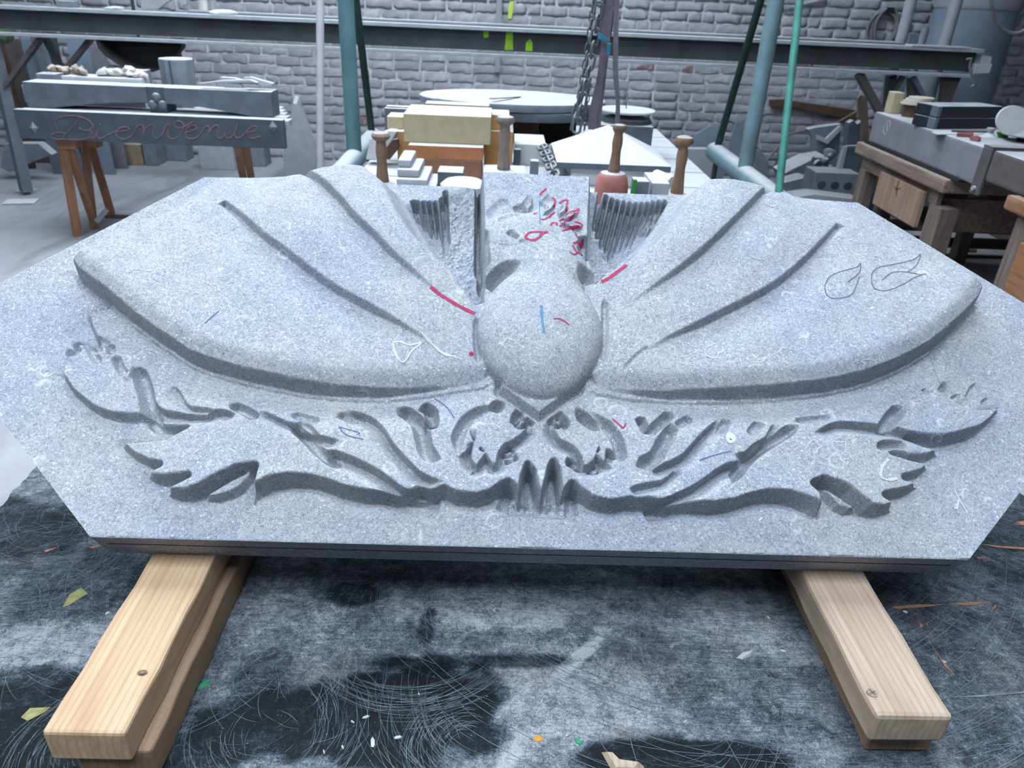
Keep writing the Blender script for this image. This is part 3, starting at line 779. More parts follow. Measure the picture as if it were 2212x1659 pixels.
# sides and underside of the block
bu_, bv_ = [], []
ring = [(0, i) for i in range(NU)] + [(j, NU - 1) for j in range(1, NV)] + [(NV - 1, i) for i in range(NU - 2, -1, -1)] + [(j, 0) for j in range(NV - 2, 0, -1)]
top = [(U[a], V[a], Hm[a]) for a in ring]
bot = [(U[a], V[a], -HT) for a in ring]
n = len(ring)
ev = [tuple(map(float, p)) for p in top + bot]
ef = [((i + 1) % n, i, i + n, (i + 1) % n + n) for i in range(n)] + [tuple(range(n, 2 * n))]
g = G(); g.v = [np.array(p) for p in ev]; g.f = ef
base = g.build('slab_sides', 'blue_limestone', slab)
tag(base, 'sawn dark edge of the slab')
for nm, cd_, lb in (('background_face', 0, None), ('tail_feathers', 1, 'flame-like tail feathers cut in low relief'), ('wing', 2, 'bird wing on the left, ribbed in three panels'),
                    ('wing', 3, 'bird wing on the right, ribbed in three panels'), ('belly', 4, 'smooth egg-shaped belly'), ('head', 5, 'crested head on its neck block')):
    o = face_part(nm, cd_)
    if lb: o['label'] = lb

# ---- pencil, crayon and fossil traces lying on the stone
def stroke(name, pts, width, mat, h=0.05, lift=0.0009, closed=False, sm=5, parent=None, rag=0.0, vary=None):
    P = smooth_line(np.array([slab_uv(p[0], p[1], p[2] if len(p) > 2 else h) for p in pts]), sm, closed)
    # settle each point onto the surface as seen along its own ray
    v, f = [], []; N = len(P)
    for i in range(N):
        a, b = P[(i - 1) % N if closed else max(i - 1, 0)], P[(i + 1) % N if closed else min(i + 1, N - 1)]
        d = b - a; d = d / (np.linalg.norm(d) + 1e-9); nrm = np.array([-d[1], d[0]])
        w_ = width * (vary[min(int(i / (N - 1) * len(vary)), len(vary) - 1)] if vary else 1.0) * (1 + rag * random.uniform(-1, 1)) / 2
        for s_ in (-1, 0, 1):
            q = P[i] + nrm * w_ * s_; v.append((q[0], q[1], h_at(q[0], q[1]) + lift))
    for i in range(N if closed else N - 1):
        j = (i + 1) % N
        for k_ in (0, 1): f.append((i * 3 + k_, i * 3 + k_ + 1, j * 3 + k_ + 1, j * 3 + k_))
    return mesh_obj(name, v, f, mat, parent or slab, True)
def on_face(pts):
    """pixels to (px, py, h) with h read off the carved face along the ray"""
    out = []
    for p in pts:
        best = 0.0
        for h in np.linspace(0.16, -0.03, 140):
            q = slab_uv(p[0], p[1], h)
            if h_at(*q) >= h: best = h; break
        out.append((p[0], p[1], best))
    return out
# ================================================================== marks on the stone
mat_plain('crayon_red', (176, 40, 92), 0.8, 0.25, 120, bump=0)
mat_plain('crayon_violet', (92, 60, 140), 0.8, 0.2, 120, bump=0)
mat_plain('pencil_blue', (92, 140, 176), 0.85, 0.2, 200, bump=0)
mat_plain('pencil_ink', (86, 98, 148), 0.85, 0.2, 200, bump=0)
mat_plain('pencil_grey', (92, 102, 120), 0.85, 0.2, 200, bump=0)
mat_plain('shell_white', (206, 213, 223), 0.8, 0.08, 200, bump=0)
def mark(name, pts, w_, mat, **kw): return stroke(name, on_face(pts), w_, mat, **kw)
zc = lambda P: [(1020 + x / 6.637, 370 + y / 6.637) for x, y in P]      # points read off an enlarged view of the head
mark('red_line', [(930, 621), (945, 633), (962, 645), (985, 658), (1005, 669), (1026, 678)], 0.0055, 'crayon_red', rag=0.15)
mark('red_line', [(1298, 610), (1312, 603), (1328, 592), (1342, 582), (1353, 573)], 0.0055, 'crayon_red', rag=0.15)
mark('red_dot', [(1015, 768), (1019, 764), (1022, 769)], 0.006, 'crayon_red')
for P in ([(1060, 260), (1000, 310), (970, 350)], [(1150, 385), (1190, 430), (1180, 490), (1160, 530)], [(1180, 590), (1110, 655), (1050, 690), (970, 685)], [(1255, 465), (1300, 430), (1370, 418)],
          [(1370, 420), (1360, 490), (1365, 540), (1340, 580)], [(1250, 705), (1310, 690), (1370, 620), (1420, 585), (1525, 545), (1510, 600), (1440, 660), (1390, 710)], [(1390, 710), (1300, 740), (1245, 780), (1330, 790)],
          [(1460, 735), (1530, 745), (1575, 780), (1530, 810), (1430, 825), (1330, 845), (1285, 860)], [(1470, 880), (1510, 950), (1590, 1020)], [(1590, 1025), (1500, 1020), (1450, 1035)],
          [(1440, 1060), (1470, 1120), (1530, 1180), (1575, 1205)], [(1575, 1205), (1480, 1195), (1400, 1160)], [(1120, 780), (1160, 745), (1215, 745), (1200, 775)], [(890, 620), (930, 595)]):
    mark('red_line', zc(P), 0.0033, 'crayon_red', rag=0.25)
mark('red_eye_outline', zc([(760, 945), (830, 885), (930, 870), (1010, 880), (970, 940), (900, 985), (830, 985)]), 0.0042, 'crayon_red', closed=True, rag=0.15)
mark('red_line', zc([(1000, 890), (1050, 880), (1090, 875)]), 0.005, 'crayon_red')
mark('violet_line', zc([(985, 870), (975, 910), (955, 950)]), 0.002, 'crayon_violet')
mark('blue_line', zc([(960, 420), (962, 500), (965, 600), (970, 760)]), 0.0022, 'pencil_blue')
mark('blue_line', [(1169, 661), (1171, 690), (1175, 720)], 0.004, 'pencil_blue', rag=0.3)
mark('red_line', [(1195, 690), (1212, 691), (1230, 703)], 0.002, 'crayon_red', rag=0.3)
for P in ([(1781, 620), (1790, 600), (1815, 588), (1850, 578), (1858, 570), (1855, 590), (1830, 610)], [(1781, 620), (1787, 640), (1805, 645), (1835, 640), (1848, 620), (1856, 598)],
          [(1882, 612), (1884, 590), (1900, 578), (1940, 570), (1975, 560), (1988, 549), (1980, 572), (1960, 588)], [(1882, 612), (1890, 625), (1915, 628), (1950, 615), (1975, 600), (2000, 592)], [(1905, 606), (1925, 590), (1950, 588), (1990, 594)]):
    mark('pencil_line', P, 0.0014, 'pencil_grey')
for P in ([(732, 923), (775, 935), (770, 940)], [(732, 923), (748, 940), (785, 950)], [(940, 862), (965, 880), (982, 905)], [(442, 700), (460, 684), (475, 672)], [(1510, 995), (1540, 985), (1580, 975)]):
    mark('ink_line', P, 0.0014, 'pencil_ink')
mark('red_line', [(1322, 905), (1340, 920), (1346, 925), (1352, 915)], 0.0024, 'crayon_red')
# fossil shells cut through by the saw
def shell(cx, cy, rx, ry, w_=0.0026, gap=0.0, rot=0.0, n=9):
    gap = max(gap, random.uniform(0.6, 1.6)); rot = rot or random.uniform(0, 6)
    P = []
    for k in range(n + (1 if gap else 0)):
        a = gap / 2 + (2 * math.pi - gap) * k / n + rot
        r = 1 + random.uniform(-0.3, 0.3)
        P.append((cx + rx * r * math.cos(a), cy + ry * r * math.sin(a)))
    mark('fossil_shell', P, w_ * 0.42, 'shell_white', closed=not gap, rag=0.5, sm=4)
mark('fossil_shell', [(850, 742), (866, 739), (884, 746), (910, 741), (890, 758), (872, 783), (856, 768)], 0.0028, 'shell_white', closed=True, rag=0.4)
for a in ((1480, 755, 24, 14, .0022), (1541, 757, 20, 13, .004), (1630, 765, 27, 16, .0022, 1.6, 3.4), (1876, 785, 14, 8, .003, 2.2, 1.4), (1520, 452, 16, 9, .0022, 1.2), (1665, 439, 11, 7, .0038), (1628, 570, 25, 15, .0018, 2, 3.0),
          (1745, 530, 22, 12, .0016, 2.8, 0.2), (1812, 965, 16, 12, .0026, 1.4), (1756, 965, 14, 12, .0026, 1.0), (1826, 990, 11, 12, .0024, .8), (300, 595, 26, 16, .0026, 1.2, 2), (438, 946, 13, 10, .003), (345, 508, 13, 7, .002, 1, .5), (905, 770, 10, 16, .0022, 2.2, 1.5),
          (1000, 735, 12, 22, .0022, 2.4, 2), (1098, 742, 14, 10, .004, 1.8, 1), (1085, 655, 16, 12, .002, 1.6, 3), (1240, 750, 10, 9, .003, 1, 1), (965, 670, 13, 18, .0022, 2.4, 2.4), (1565, 1092 - 40, 5, 4, .003), (1055, 1136, 22, 8, .0028, 2.6, 4.2),
          (2020, 950, 12, 9, .0024, 1, 2), (1460, 940, 6, 4, .004), (1700, 760, 18, 10, .0016, 2.5, 1), (1395, 690, 10, 16, .0018, 2, 2), (690, 660, 16, 9, .0018, 2, 1), (470, 500, 14, 8, .002, 2, 4), (600, 600, 18, 8, .0016, 2.6, 2), (1730, 440, 6, 4, .003)):
    shell(*a)
mark('fossil_shell', [(1918, 992), (1905, 1010), (1902, 1030), (1918, 1037), (1938, 1033)], 0.004, 'shell_white', rag=0.5)
mark('fossil_shell', [(1540 + 34, 945), (1578, 940), (1582, 948), (1576, 953)], 0.009, 'shell_white', closed=True)
mark('fossil_shell', [(910, 718), (938, 748), (958, 765), (985, 772)], 0.0035, 'shell_white', rag=0.6)
mark('fossil_shell', [(2062, 1060), (2075, 1085), (2090, 1110)], 0.0018, 'shell_white')
mark('fossil_shell', [(2070, 1080), (2066, 1100)], 0.003, 'shell_white')
# red saw line scribed along the front edge
g = G(); g.box(-HF + 0.012, HF - 0.012, -0.0006, 0.0004, -0.0275, -0.0258)
o = g.build('red_scribed_line', mat_plain('scribe_red', (96, 24, 48), 0.8, 0.2, 50, bump=0), slab); o['label'] = 'thin red line along the front edge'

# ================================================================== work table
TZ = 0.765
TX0, TX1, TY0, TY1 = -0.932, 0.985, -0.74, 0.64
def mat_ply():
    n = NT('film_faced_plywood'); v = n.coord()
    d = n.attr('dust')
    f1 = n.noise(n.coord((1, 1, 1), (0, 0, 0.6)), 18, 7, 0.7, 0.8)
    f2 = n.noise(v, 420, 4, 0.8, 1.6)
    st = n.noise(n.coord((30, 260, 1), (0, 0, -0.55)), 1.0, 5, 0.7, 0.4)
    k = n.math('ADD', n.math('ADD', d, n.math('MULTIPLY', n.math('SUBTRACT', f1, 0.5), 0.9)), n.math('MULTIPLY', n.math('SUBTRACT', f2, 0.5), 1.9))
    k = n.math('ADD', k, n.math('MULTIPLY', n.math('SUBTRACT', st, 0.5), 0.55))
    k = n.math('ADD', k, n.math('MULTIPLY', n.math('SUBTRACT', n.noise(v, 75, 6, 0.75, 0.6), 0.5), 1.0))
    col = n.ramp(k, [(0.05, lin(6, 12, 16)), (0.32, lin(42, 53, 62)), (0.62, lin(94, 104, 114)), (1.0, lin(172, 178, 184))])
    warm = n.math('MULTIPLY', n.ramp(n.noise(v, 7, 5), [(0.56, 0.0), (0.7, 0.35)]), d)
    col = n.mix(warm, col, lin(128, 104, 92))
    wl = n.math('MULTIPLY', n.ramp(n.noise(v, 420, 2), [(0.73, 0.0), (0.76, 1.0)]), 0.8)
    col = n.mix(wl, col, lin(196, 206, 214))
    n.b.inputs['Specular IOR Level'].default_value = 0.15
    n.color(col); n.rough(n.ramp(k, [(0.1, 0.6), (0.6, 0.9)])); n.bump(f2, 0.3, 0.001)
mat_ply()
mat_plain('ply_edge', (38, 34, 34), 0.8, 0.5, 30)
table = thing('work_table', 'large work table with a scratched black plywood top powdered in stone dust', 'table', (0, 0, 0))
nx, ny = 260, 190
gx, gy = np.meshgrid(np.linspace(TX0, TX1, nx), np.linspace(TY0, TY1, ny))
ex = np.zeros(gx.shape)
chip = (fbm(gy[:, 0] * 22, gy[:, 0] * 3 + 5, 61, 4) - 0.40) * 0.035
gx[:, 0] = TX0 + np.clip(chip, -0.002, 0.02); gx[:, -1] = TX1 - np.clip(np.roll(chip, 60), -0.002, 0.018)
# dust lies thick except where the top was wiped or never reached
dust = 0.56 + (fbm(gx * 5, gy * 5 + 3, 81, 4) - 0.45) * 0.5 + 0 * gx
def wipe(px, py, rx, ry, amt, rot=0.0):
    global dust
    c = atz(px, py, TZ); s_ = 1.0
    dx, dy = gx - c[0], gy - c[1]; a, b = dx * math.cos(rot) + dy * math.sin(rot), -dx * math.sin(rot) + dy * math.cos(rot)
    wob = (fbm(gx * 7, gy * 7, 70, 3) - 0.45) * 2.6 + (fbm(gx * 30, gy * 30, 75, 4) - 0.45) * 0.9
    q = (a / rx) ** 2 + (b / ry) ** 2 + wob
    dust = dust + amt * sstep(1.35, 0.7, q)
wipe(800, 1545, 0.16, 0.075, -0.62); wipe(640, 1570, 0.14, 0.06, -0.5); wipe(990, 1500, 0.07, 0.05, -0.45); wipe(60, 1130, 0.16, 0.09, -0.42); wipe(150, 1250, 0.12, 0.08, -0.22)
wipe(30, 1560, 0.12, 0.07, -0.5); wipe(960, 1620, 0.06, 0.06, -0.45); wipe(1480, 1645, 0.13, 0.025, -0.6); wipe(765, 1285, 0.035, 0.022, -0.38); wipe(1000, 1430, 0.16, 0.012, -0.5, 0.05)
wipe(1900, 1200, 0.3, 0.2, -0.08); wipe(2120, 1130, 0.12, 0.2, -0.12); wipe(2000, 1450, 0.3, 0.2, -0.06); wipe(1050, 1310, 0.14, 0.045, 0.22); wipe(1120, 1480, 0.16, 0.07, 0.14); wipe(100, 1400, 0.07, 0.05, 0.18); wipe(380, 1640, 0.1, 0.04, -0.35)
wipe(925, 1350, 0.012, 0.035, -0.4); wipe(1250, 1420, 0.05, 0.01, 0.35, 0.8); wipe(1020, 1640, 0.05, 0.03, 0.4); wipe(1500, 1340, 0.25, 0.05, 0.12, -0.4); wipe(580, 1480, 0.06, 0.06, -0.2)
sh_ = np.clip(dust, 0.0, 1.0)
VT = np.stack([gx, gy, np.full(gx.shape, TZ) + (fbm(gx * 9, gy * 9, 66, 2) - 0.5) * 0.0006], -1).reshape(-1, 3)
F_ = [(j * nx + i, j * nx + i + 1, (j + 1) * nx + i + 1, (j + 1) * nx + i) for j in range(ny - 1) for i in range(nx - 1)]
top_o = mesh_obj('table_top', VT, F_, 'film_faced_plywood', table, True)
at_ = top_o.data.attributes.new('dust', 'FLOAT', 'POINT'); at_.data.foreach_set('value', sh_.reshape(-1).astype(np.float32))
rim = [i for i in range(nx)] + [j * nx + nx - 1 for j in range(1, ny)] + [(ny - 1) * nx + i for i in range(nx - 2, -1, -1)] + [j * nx for j in range(ny - 2, 0, -1)]
n = len(rim)
ev = [tuple(VT[i]) for i in rim] + [(VT[i][0] + random.uniform(-0.003, 0.003), VT[i][1], TZ - 0.024) for i in rim]
mesh_obj('table_edge', ev, [((i + 1) % n, i, i + n, (i + 1) % n + n) for i in range(n)] + [tuple(range(n, 2 * n))], 'ply_edge', table)
for y_ in (TY0 + 0.06, TY1 - 0.06):
    G().box(TX0 + 0.08, TX1 - 0.08, y_ - 0.02, y_ + 0.02, TZ - 0.12, TZ - 0.0245).build('apron', 'steel_grey', table)
for x_ in (TX0 + 0.1, TX1 - 0.1):
    for y_ in (TY0 + 0.08, TY1 - 0.08): G().box(x_ - 0.03, x_ + 0.03, y_ - 0.03, y_ + 0.03, 0, TZ - 0.121).build('leg', 'steel_grey', table)
# grinder swirls and scratches in the film
mat_plain('scratch_pale', (112, 128, 136), 0.9, 0.4, 40, bump=0)
mat_plain('scratch_wood', (168, 120, 94), 0.9, 0.3, 60, bump=0)
def arcs(sets, name, mat, width):
    v, f = [], []
    for (px, py, r0, r1, a0, a1, cnt, jit) in sets:
        c = atz(px, py, TZ)
        for _ in range(cnt):
            r = random.uniform(r0, r1); m_ = random.uniform(a0, a1); sp = random.uniform(0.25, 0.9); n_ = max(6, int(sp * r / 0.006)); w_ = width * random.uniform(0.5, 1.2)
            ox, oy = random.gauss(0, jit), random.gauss(0, jit); k0 = len(v); q = 0
            for k in range(n_ + 1):
                a = m_ + sp * (k / n_ - 0.5); e = 1 - abs(2 * k / n_ - 1) ** 3
                for s_ in (-1, 1):
                    rr = r + s_ * w_ / 2 * (0.2 + 0.8 * e); x, y = c[0] + ox + rr * math.cos(a), c[1] + oy + rr * math.sin(a)
                    v.append((min(max(x, TX0 + 0.022), TX1 - 0.02), min(max(y, TY0 + 0.01), TY1), TZ + 0.0008))
            for k in range(n_): f.append((k0 + 2 * k, k0 + 2 * k + 1, k0 + 2 * k + 3, k0 + 2 * k + 2))
    o = mesh_obj(name, v, f, mat, table); o['kind'] = 'stuff'; return o
arcs([(120, 1120, 0.05, 0.22, 0, 6.3, 420, 0.03), (60, 1230, 0.05, 0.16, 0, 6.3, 160, 0.04), (40, 1330, 0.04, 0.12, 0, 6.3, 90, 0.03), (200, 1620, 0.03, 0.11, 1.5, 4.6, 120, 0.008), (590, 1575, 0.05, 0.125, 2.6, 7.4, 130, 0.012), (600, 1480, 0.05, 0.12, 0, 6.3, 80, 0.03),
      (1010, 1615, 0.025, 0.085, 1.2, 3.9, 110, 0.006), (1010, 1300, 0.05, 0.14, 2.4, 4.2, 90, 0.02), (780, 1290, 0.03, 0.08, 1.0, 3.0, 70, 0.02), (900, 1330, 0.14, 0.17, 4.2, 5.4, 70, 0.012), (1100, 1500, 0.10, 0.19, 3.2, 4.6, 80, 0.02), (1430, 1500, 0.1, 0.2, 4.2, 5.8, 60, 0.02),
      (350, 1300, 0.05, 0.2, 0, 6.3, 120, 0.05)], 'grinder_scratches', 'scratch_pale', 0.00045)
arcs([(2300, 900, 0.35, 1.0, 3.3, 4.6, 230, 0.06), (1500, 1000, 0.3, 0.75, 4.1, 5.6, 160, 0.05), (1900, 1420, 0.1, 0.5, 0, 6.3, 120, 0.08)], 'fine_scratches', mat_plain('scratch_grey', (112, 126, 142), 0.9, 0.3, 60, bump=0), 0.0006)
def sliver(name, pts, mat, z=0.0010):
    P = [atz(p[0], p[1], TZ) for p in pts]
    return mesh_obj(name, [(p[0], p[1], TZ + z) for p in P], [tuple(range(len(P)))], mat, table)
for P in ([(1926, 1311), (1990, 1306), (2040, 1307), (1990, 1313), (1935, 1316)], [(2050, 1305), (2095, 1301), (2145, 1303), (2090, 1309)], [(2118, 1176), (2170, 1181), (2212, 1183), (2212, 1188), (2150, 1183)], [(2192, 1129), (2212, 1126), (2212, 1132)], [(2185, 1133), (2212, 1131), (2212, 1135)],
          [(2110, 1204), (2138, 1206), (2112, 1208)], [(2010, 1388), (2030, 1420), (2065, 1462), (2040, 1440)], [(1985, 1345), (1994, 1352), (1988, 1356)], [(2140, 1320), (2150, 1306), (2152, 1312)], [(2035, 1508), (2120, 1502), (2212, 1494), (2212, 1498), (2120, 1506)], [(190, 1152 + 30), (222, 1178), (200, 1186)], [(95, 1190), (125, 1183), (100, 1194)]):
    o = sliver('worn_through_wood', P, 'scratch_wood' if P[0][1] < 1480 else 'scratch_pale')
o = sliver('scratch', [(1185, 1262), (1288, 1298), (1290, 1300), (1184, 1264)], 'scratch_pale')
# timbers
mat_wood('pine', (212, 182, 150), (190, 154, 120), 1.0, 'Y')
mat_wood('pine_grey', (196, 176, 156), (172, 150, 130), 1.0, 'Y')
mat_wood('pine_low', (172, 142, 116), (146, 118, 94), 1.0, 'Y')
mat_plain('knot', (134, 96, 72), 0.8, 0.3, 200)
mat_plain('screw', (168, 156, 142), 0.4, 0.3, 200, metal=0.4)
ZB = EDGE_Z - HT * CT
def plank(name, label, x0, x1, y0, y1, z0, z1, mat, cham=0.004):
    o = thing(name, label, 'timber', ((x0 + x1) / 2, (y0 + y1) / 2, z0))
    bm = bmesh.new(); bmesh.ops.create_cube(bm, size=1)
    for q in bm.verts: q.co = Vector((q.co.x * (x1 - x0), q.co.y * (y1 - y0), (q.co.z + 0.5) * (z1 - z0)))
    bmesh.ops.subdivide_edges(bm, edges=[e for e in bm.edges if abs((e.verts[0].co - e.verts[1].co).y) > 0.1], cuts=14)
    bmesh.ops.bevel(bm, geom=[e for e in bm.edges if len(e.link_faces) == 2 and e.calc_face_angle(0) > 0.5], offset=cham, segments=2, profile=0.5, affect='EDGES')
    for q in bm.verts: q.co.x += 0.0012 * math.sin(q.co.y * 47 + x0 * 90) ; q.co.z += 0.0006 * math.sin(q.co.y * 61 + q.co.x * 30) * (1 if 0 < q.co.z < z1 - z0 - 0.002 else 0)
    me = bpy.data.meshes.new('board'); bm.to_mesh(me); bm.free(); me.materials.append(MATS[mat])
    p = bpy.data.objects.new('board', me); COL.objects.link(p); p.parent = o
    return o
def disc_on(o, name, px, py, z, rx, ry, mat, th=0.0012):
    c = atz(px, py, z); L = np.array(o.location)
    g = G(L); n_ = 14
    g.prism([(c[0] + rx * math.cos(2 * math.pi * k / n_), c[1] + ry * math.sin(2 * math.pi * k / n_)) for k in range(n_)], z - 0.001, z + th)
    return g.build(name, mat, o)
ZM = 0.816
tl = plank('timber_batten', 'pale orange pine batten on top of the pair under the left of the carving', -0.5525, -0.4615, -0.259, 0.42, ZM, ZB, 'pine')
disc_on(tl, 'knot', 308, 1454, ZB, 0.006, 0.004, 'knot'); disc_on(tl, 'knot_heart', 308, 1454, ZB + 0.0013, 0.003, 0.002, 'brown_dark')
tl2 = plank('timber_batten', 'lower pine batten lying on the table beneath the left batten', -0.535, -0.4475, -0.246, 0.40, TZ + 0.001, ZM, 'pine_low')
tr = plank('timber_batten', 'greyish pine batten with a screw head under the right of the carving', 0.3985, 0.4925, -0.216, 0.42, ZM, ZB, 'pine_grey', 0.006)
c_ = disc_on(tr, 'screw_head', 1884, 1497, ZB, 0.0065, 0.0065, 'screw')
c0 = atz(1884, 1497, ZB); L = np.array(tr.location)
gq = G(L); gq.box(c0[0] - 0.0045, c0[0] + 0.0045, c0[1] - 0.0008, c0[1] + 0.0008, ZB + 0.001, ZB + 0.0017, rot=0.5); gq.box(c0[0] - 0.0008, c0[0] + 0.0008, c0[1] - 0.0045, c0[1] + 0.0045, ZB + 0.001, ZB + 0.0017, rot=0.5); gq.build('screw_slot', 'brown_dark', tr)
tr2 = plank('timber_batten', 'lower pine batten set back beneath the right batten', 0.421, 0.505, -0.192, 0.40, TZ + 0.001, ZM, 'pine_low')
# blocks out of sight that hold the slab at its slope
for k, (x0, x1, lb) in enumerate(((-0.42, -0.22, 'left hidden concrete block propping the back of the carving'), (0.22, 0.42, 'right hidden concrete block propping the back of the carving'))):
    yb = 0.45; zt = EDGE_Z + (yb - HT * ST) / CT * ST - HT * CT
    p8 = [(x0, yb, TZ + 0.001), (x1, yb, TZ + 0.001), (x1, yb + 0.12, TZ + 0.001), (x0, yb + 0.12, TZ + 0.001), (x0, yb, zt - 0.001), (x1, yb, zt - 0.001), (x1, yb + 0.12, zt - 0.001 + 0.12 * ST / CT), (x0, yb + 0.12, zt - 0.001 + 0.12 * ST / CT)]
    tag(G().hexa(p8).build('support_block', 'stone_dusty', bevel=0.004), lb, 'block')
# bits lying on the table
mat_plain('scrap_yellow', (150, 148, 96), 0.8, 0.3, 60); mat_plain('scrap_green', (40, 150, 104), 0.7, 0.2, 60); mat_plain('scrap_orange', (206, 150, 60), 0.7, 0.2, 60); mat_plain('scrap_white', (190, 196, 200), 0.8, 0.15, 60)
def chip_on(name, label, cat, pts, mat, th=0.004, group=None):
    P = [atz(p[0], p[1], TZ) for p in pts]; c = sum(P) / len(P)
    g = G(c); n_ = len(P)
    v = [(p[0], p[1], TZ + 0.0006) for p in P] + [tuple(c + (p - c) * 0.72 + np.array([0, 0, th * random.uniform(0.6, 1.1)])) for p in P]
    g.add(v, [tuple(range(n_))[::-1], tuple(range(n_, 2 * n_))] + [(i, (i + 1) % n_, (i + 1) % n_ + n_, i + n_) for i in range(n_)])
    return tag(g.build(name, mat, None, False, tuple(c)), label, cat, group)
chip_on('dried_leaf', 'olive yellow curled scrap near the left table edge', 'scrap', [(135, 1312), (150, 1285), (175, 1270), (190, 1283), (170, 1295), (145, 1310)], 'scrap_yellow', 0.003)
chip_on('dried_leaf', 'olive yellow twisted scrap beside the end of the left batten', 'scrap', [(45, 1550), (65, 1530), (110, 1528), (95, 1540), (60, 1558)], 'scrap_yellow', 0.003)
chip_on('wood_shaving', 'pale splintered wood shard at the front edge of the view', 'wood shard', [(1299, 1626), (1315, 1625), (1335, 1645), (1392, 1657), (1380, 1672), (1325, 1672)], 'pine_grey', 0.008)
chip_on('stone_chip', 'curled pale grey stone flake on the right of the table top', 'stone chip', [(1590, 1422), (1600, 1414), (1620, 1410), (1632, 1404), (1622, 1418), (1603, 1425)], 'scrap_white', 0.005)
chip_on('plastic_scrap', 'small green plastic scrap near the front of the table', 'scrap', [(1240, 1596), (1250, 1595), (1258, 1606), (1252, 1611), (1243, 1604)], 'scrap_green', 0.002)
chip_on('plastic_scrap', 'green smear of plastic beside the lower left batten', 'scrap', [(425, 1485), (445, 1470), (455, 1467), (450, 1480), (432, 1490)], 'scrap_green', 0.002)
chip_on('ring_scrap', 'small orange ring-shaped scrap on the dusty table', 'scrap', [(1152, 1592), (1162, 1588), (1172, 1591), (1173, 1600), (1162, 1604), (1153, 1600)], 'scrap_orange', 0.002)
k = 0
for px, py, s_ in ((790, 1550, 6), (860, 1593, 7), (806, 1605, 9), (762, 1560, 4), (1170, 1515, 4), (1225, 1590, 4), (252 - 20, 1325, 4), (1692, 1406, 5), (1955, 1322, 5), (1660, 1335, 3), (700, 1625, 4), (740, 1615, 4), (905, 1500, 3), (1480, 1560, 4), (1068, 1318, 4), (2040, 1430, 4)):
    a = random.uniform(0, 3.1); cs, sn = math.cos(a), math.sin(a); P = []
    for t in range(6):
        q = 2 * math.pi * t / 6; r = s_ * random.uniform(0.7, 1.2); x, y = r * math.cos(q) * 1.5, r * math.sin(q) * 0.6
        P.append((px + x * cs - y * sn, py - x * sn - y * cs))
    chip_on('stone_chip', 'tiny white stone chip scattered on the dark dusty table top', 'stone chip', P, 'scrap_white', 0.002, 'tiny stone chips on the table'); k += 1
# ================================================================== helpers for things further back
def face(px0, px1, pt, pb, y):
    """x and z extent of an upright face standing at depth y"""
    pm = (pt + pb) / 2; a, b = aty(px0, pm, y), aty(px1, pm, y); pc = (px0 + px1) / 2
    return a[0], b[0], aty(pc, pb, y)[2], aty(pc, pt, y)[2]
def fbox(g, px0, px1, pt, pb, y, dep, bev=0.004, z0=None, rot=0.0):
    x0, x1, zb, zt = face(px0, px1, pt, pb, y)
    g.box(x0, x1, y, y + dep, zb if z0 is None else z0, zt, bev, rot); return x0, x1, zb, zt
def part(g, name, mat, parent, smooth=False, bevel=0.0):
    g.o = np.array(parent.location); g.v = [p - g.o for p in g.v]; return g.build(name, mat, parent, smooth, None, bevel)

# ------------------------------------------------------------------ long steel beam on its trestles
BY = 5.1
zt0, zt1, zw, zb0, zb1 = [aty(1106, p, BY)[2] for p in (60, 68, 68, 111, 124)]
bx0, bx1 = -5.2, aty(2112, 125, BY)[0]
beam = thing('steel_beam', 'long dusty steel I-beam lying across the back of the workshop', 'steel beam', ((bx0 + bx1) / 2, BY, zb1))
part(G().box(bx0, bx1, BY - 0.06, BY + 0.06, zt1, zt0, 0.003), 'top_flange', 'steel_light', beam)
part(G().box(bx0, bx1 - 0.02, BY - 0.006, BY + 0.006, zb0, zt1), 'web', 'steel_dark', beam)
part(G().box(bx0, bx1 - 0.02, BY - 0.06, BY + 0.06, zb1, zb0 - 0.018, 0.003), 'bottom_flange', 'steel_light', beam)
for P, mt in (([(1043, 68), (1056, 68), (1055, 80), (1046, 82)], 'lime_paint'), ([(1093, 70), (1108, 70), (1108, 108), (1090, 108), (1092, 90)], 'lime_paint'), ([(1136, 92), (1145, 84), (1150, 92), (1150, 110), (1135, 110)], 'lime_paint')):
    g = G().slabpoly([aty(p[0], p[1], BY - 0.0065) for p in P], (0, -0.002, 0)); o = part(g, 'paint_mark', mt, beam); o['label'] = 'lime green paint mark'
ch = thing('steel_channel', 'thin pale steel channel lying just behind the long beam', 'steel beam', (0, BY + 0.16, zt0 - 0.02))
xa, xb = aty(415, 24, BY + 0.2)[0], aty(1932, 97, BY + 0.2)[0]
part(G().box(xa, xb, BY + 0.10, BY + 0.22, zt0 + 0.006, zt0 + 0.016), 'flange', 'steel_light', ch)
part(G().box(xa, xb, BY + 0.10, BY + 0.108, zt0 - 0.03, zt0 + 0.006), 'web', 'steel_grey', ch)
part(G().box(xa, xb, BY + 0.10, BY + 0.22, zt0 - 0.04, zt0 - 0.03), 'flange', 'steel_light', ch)
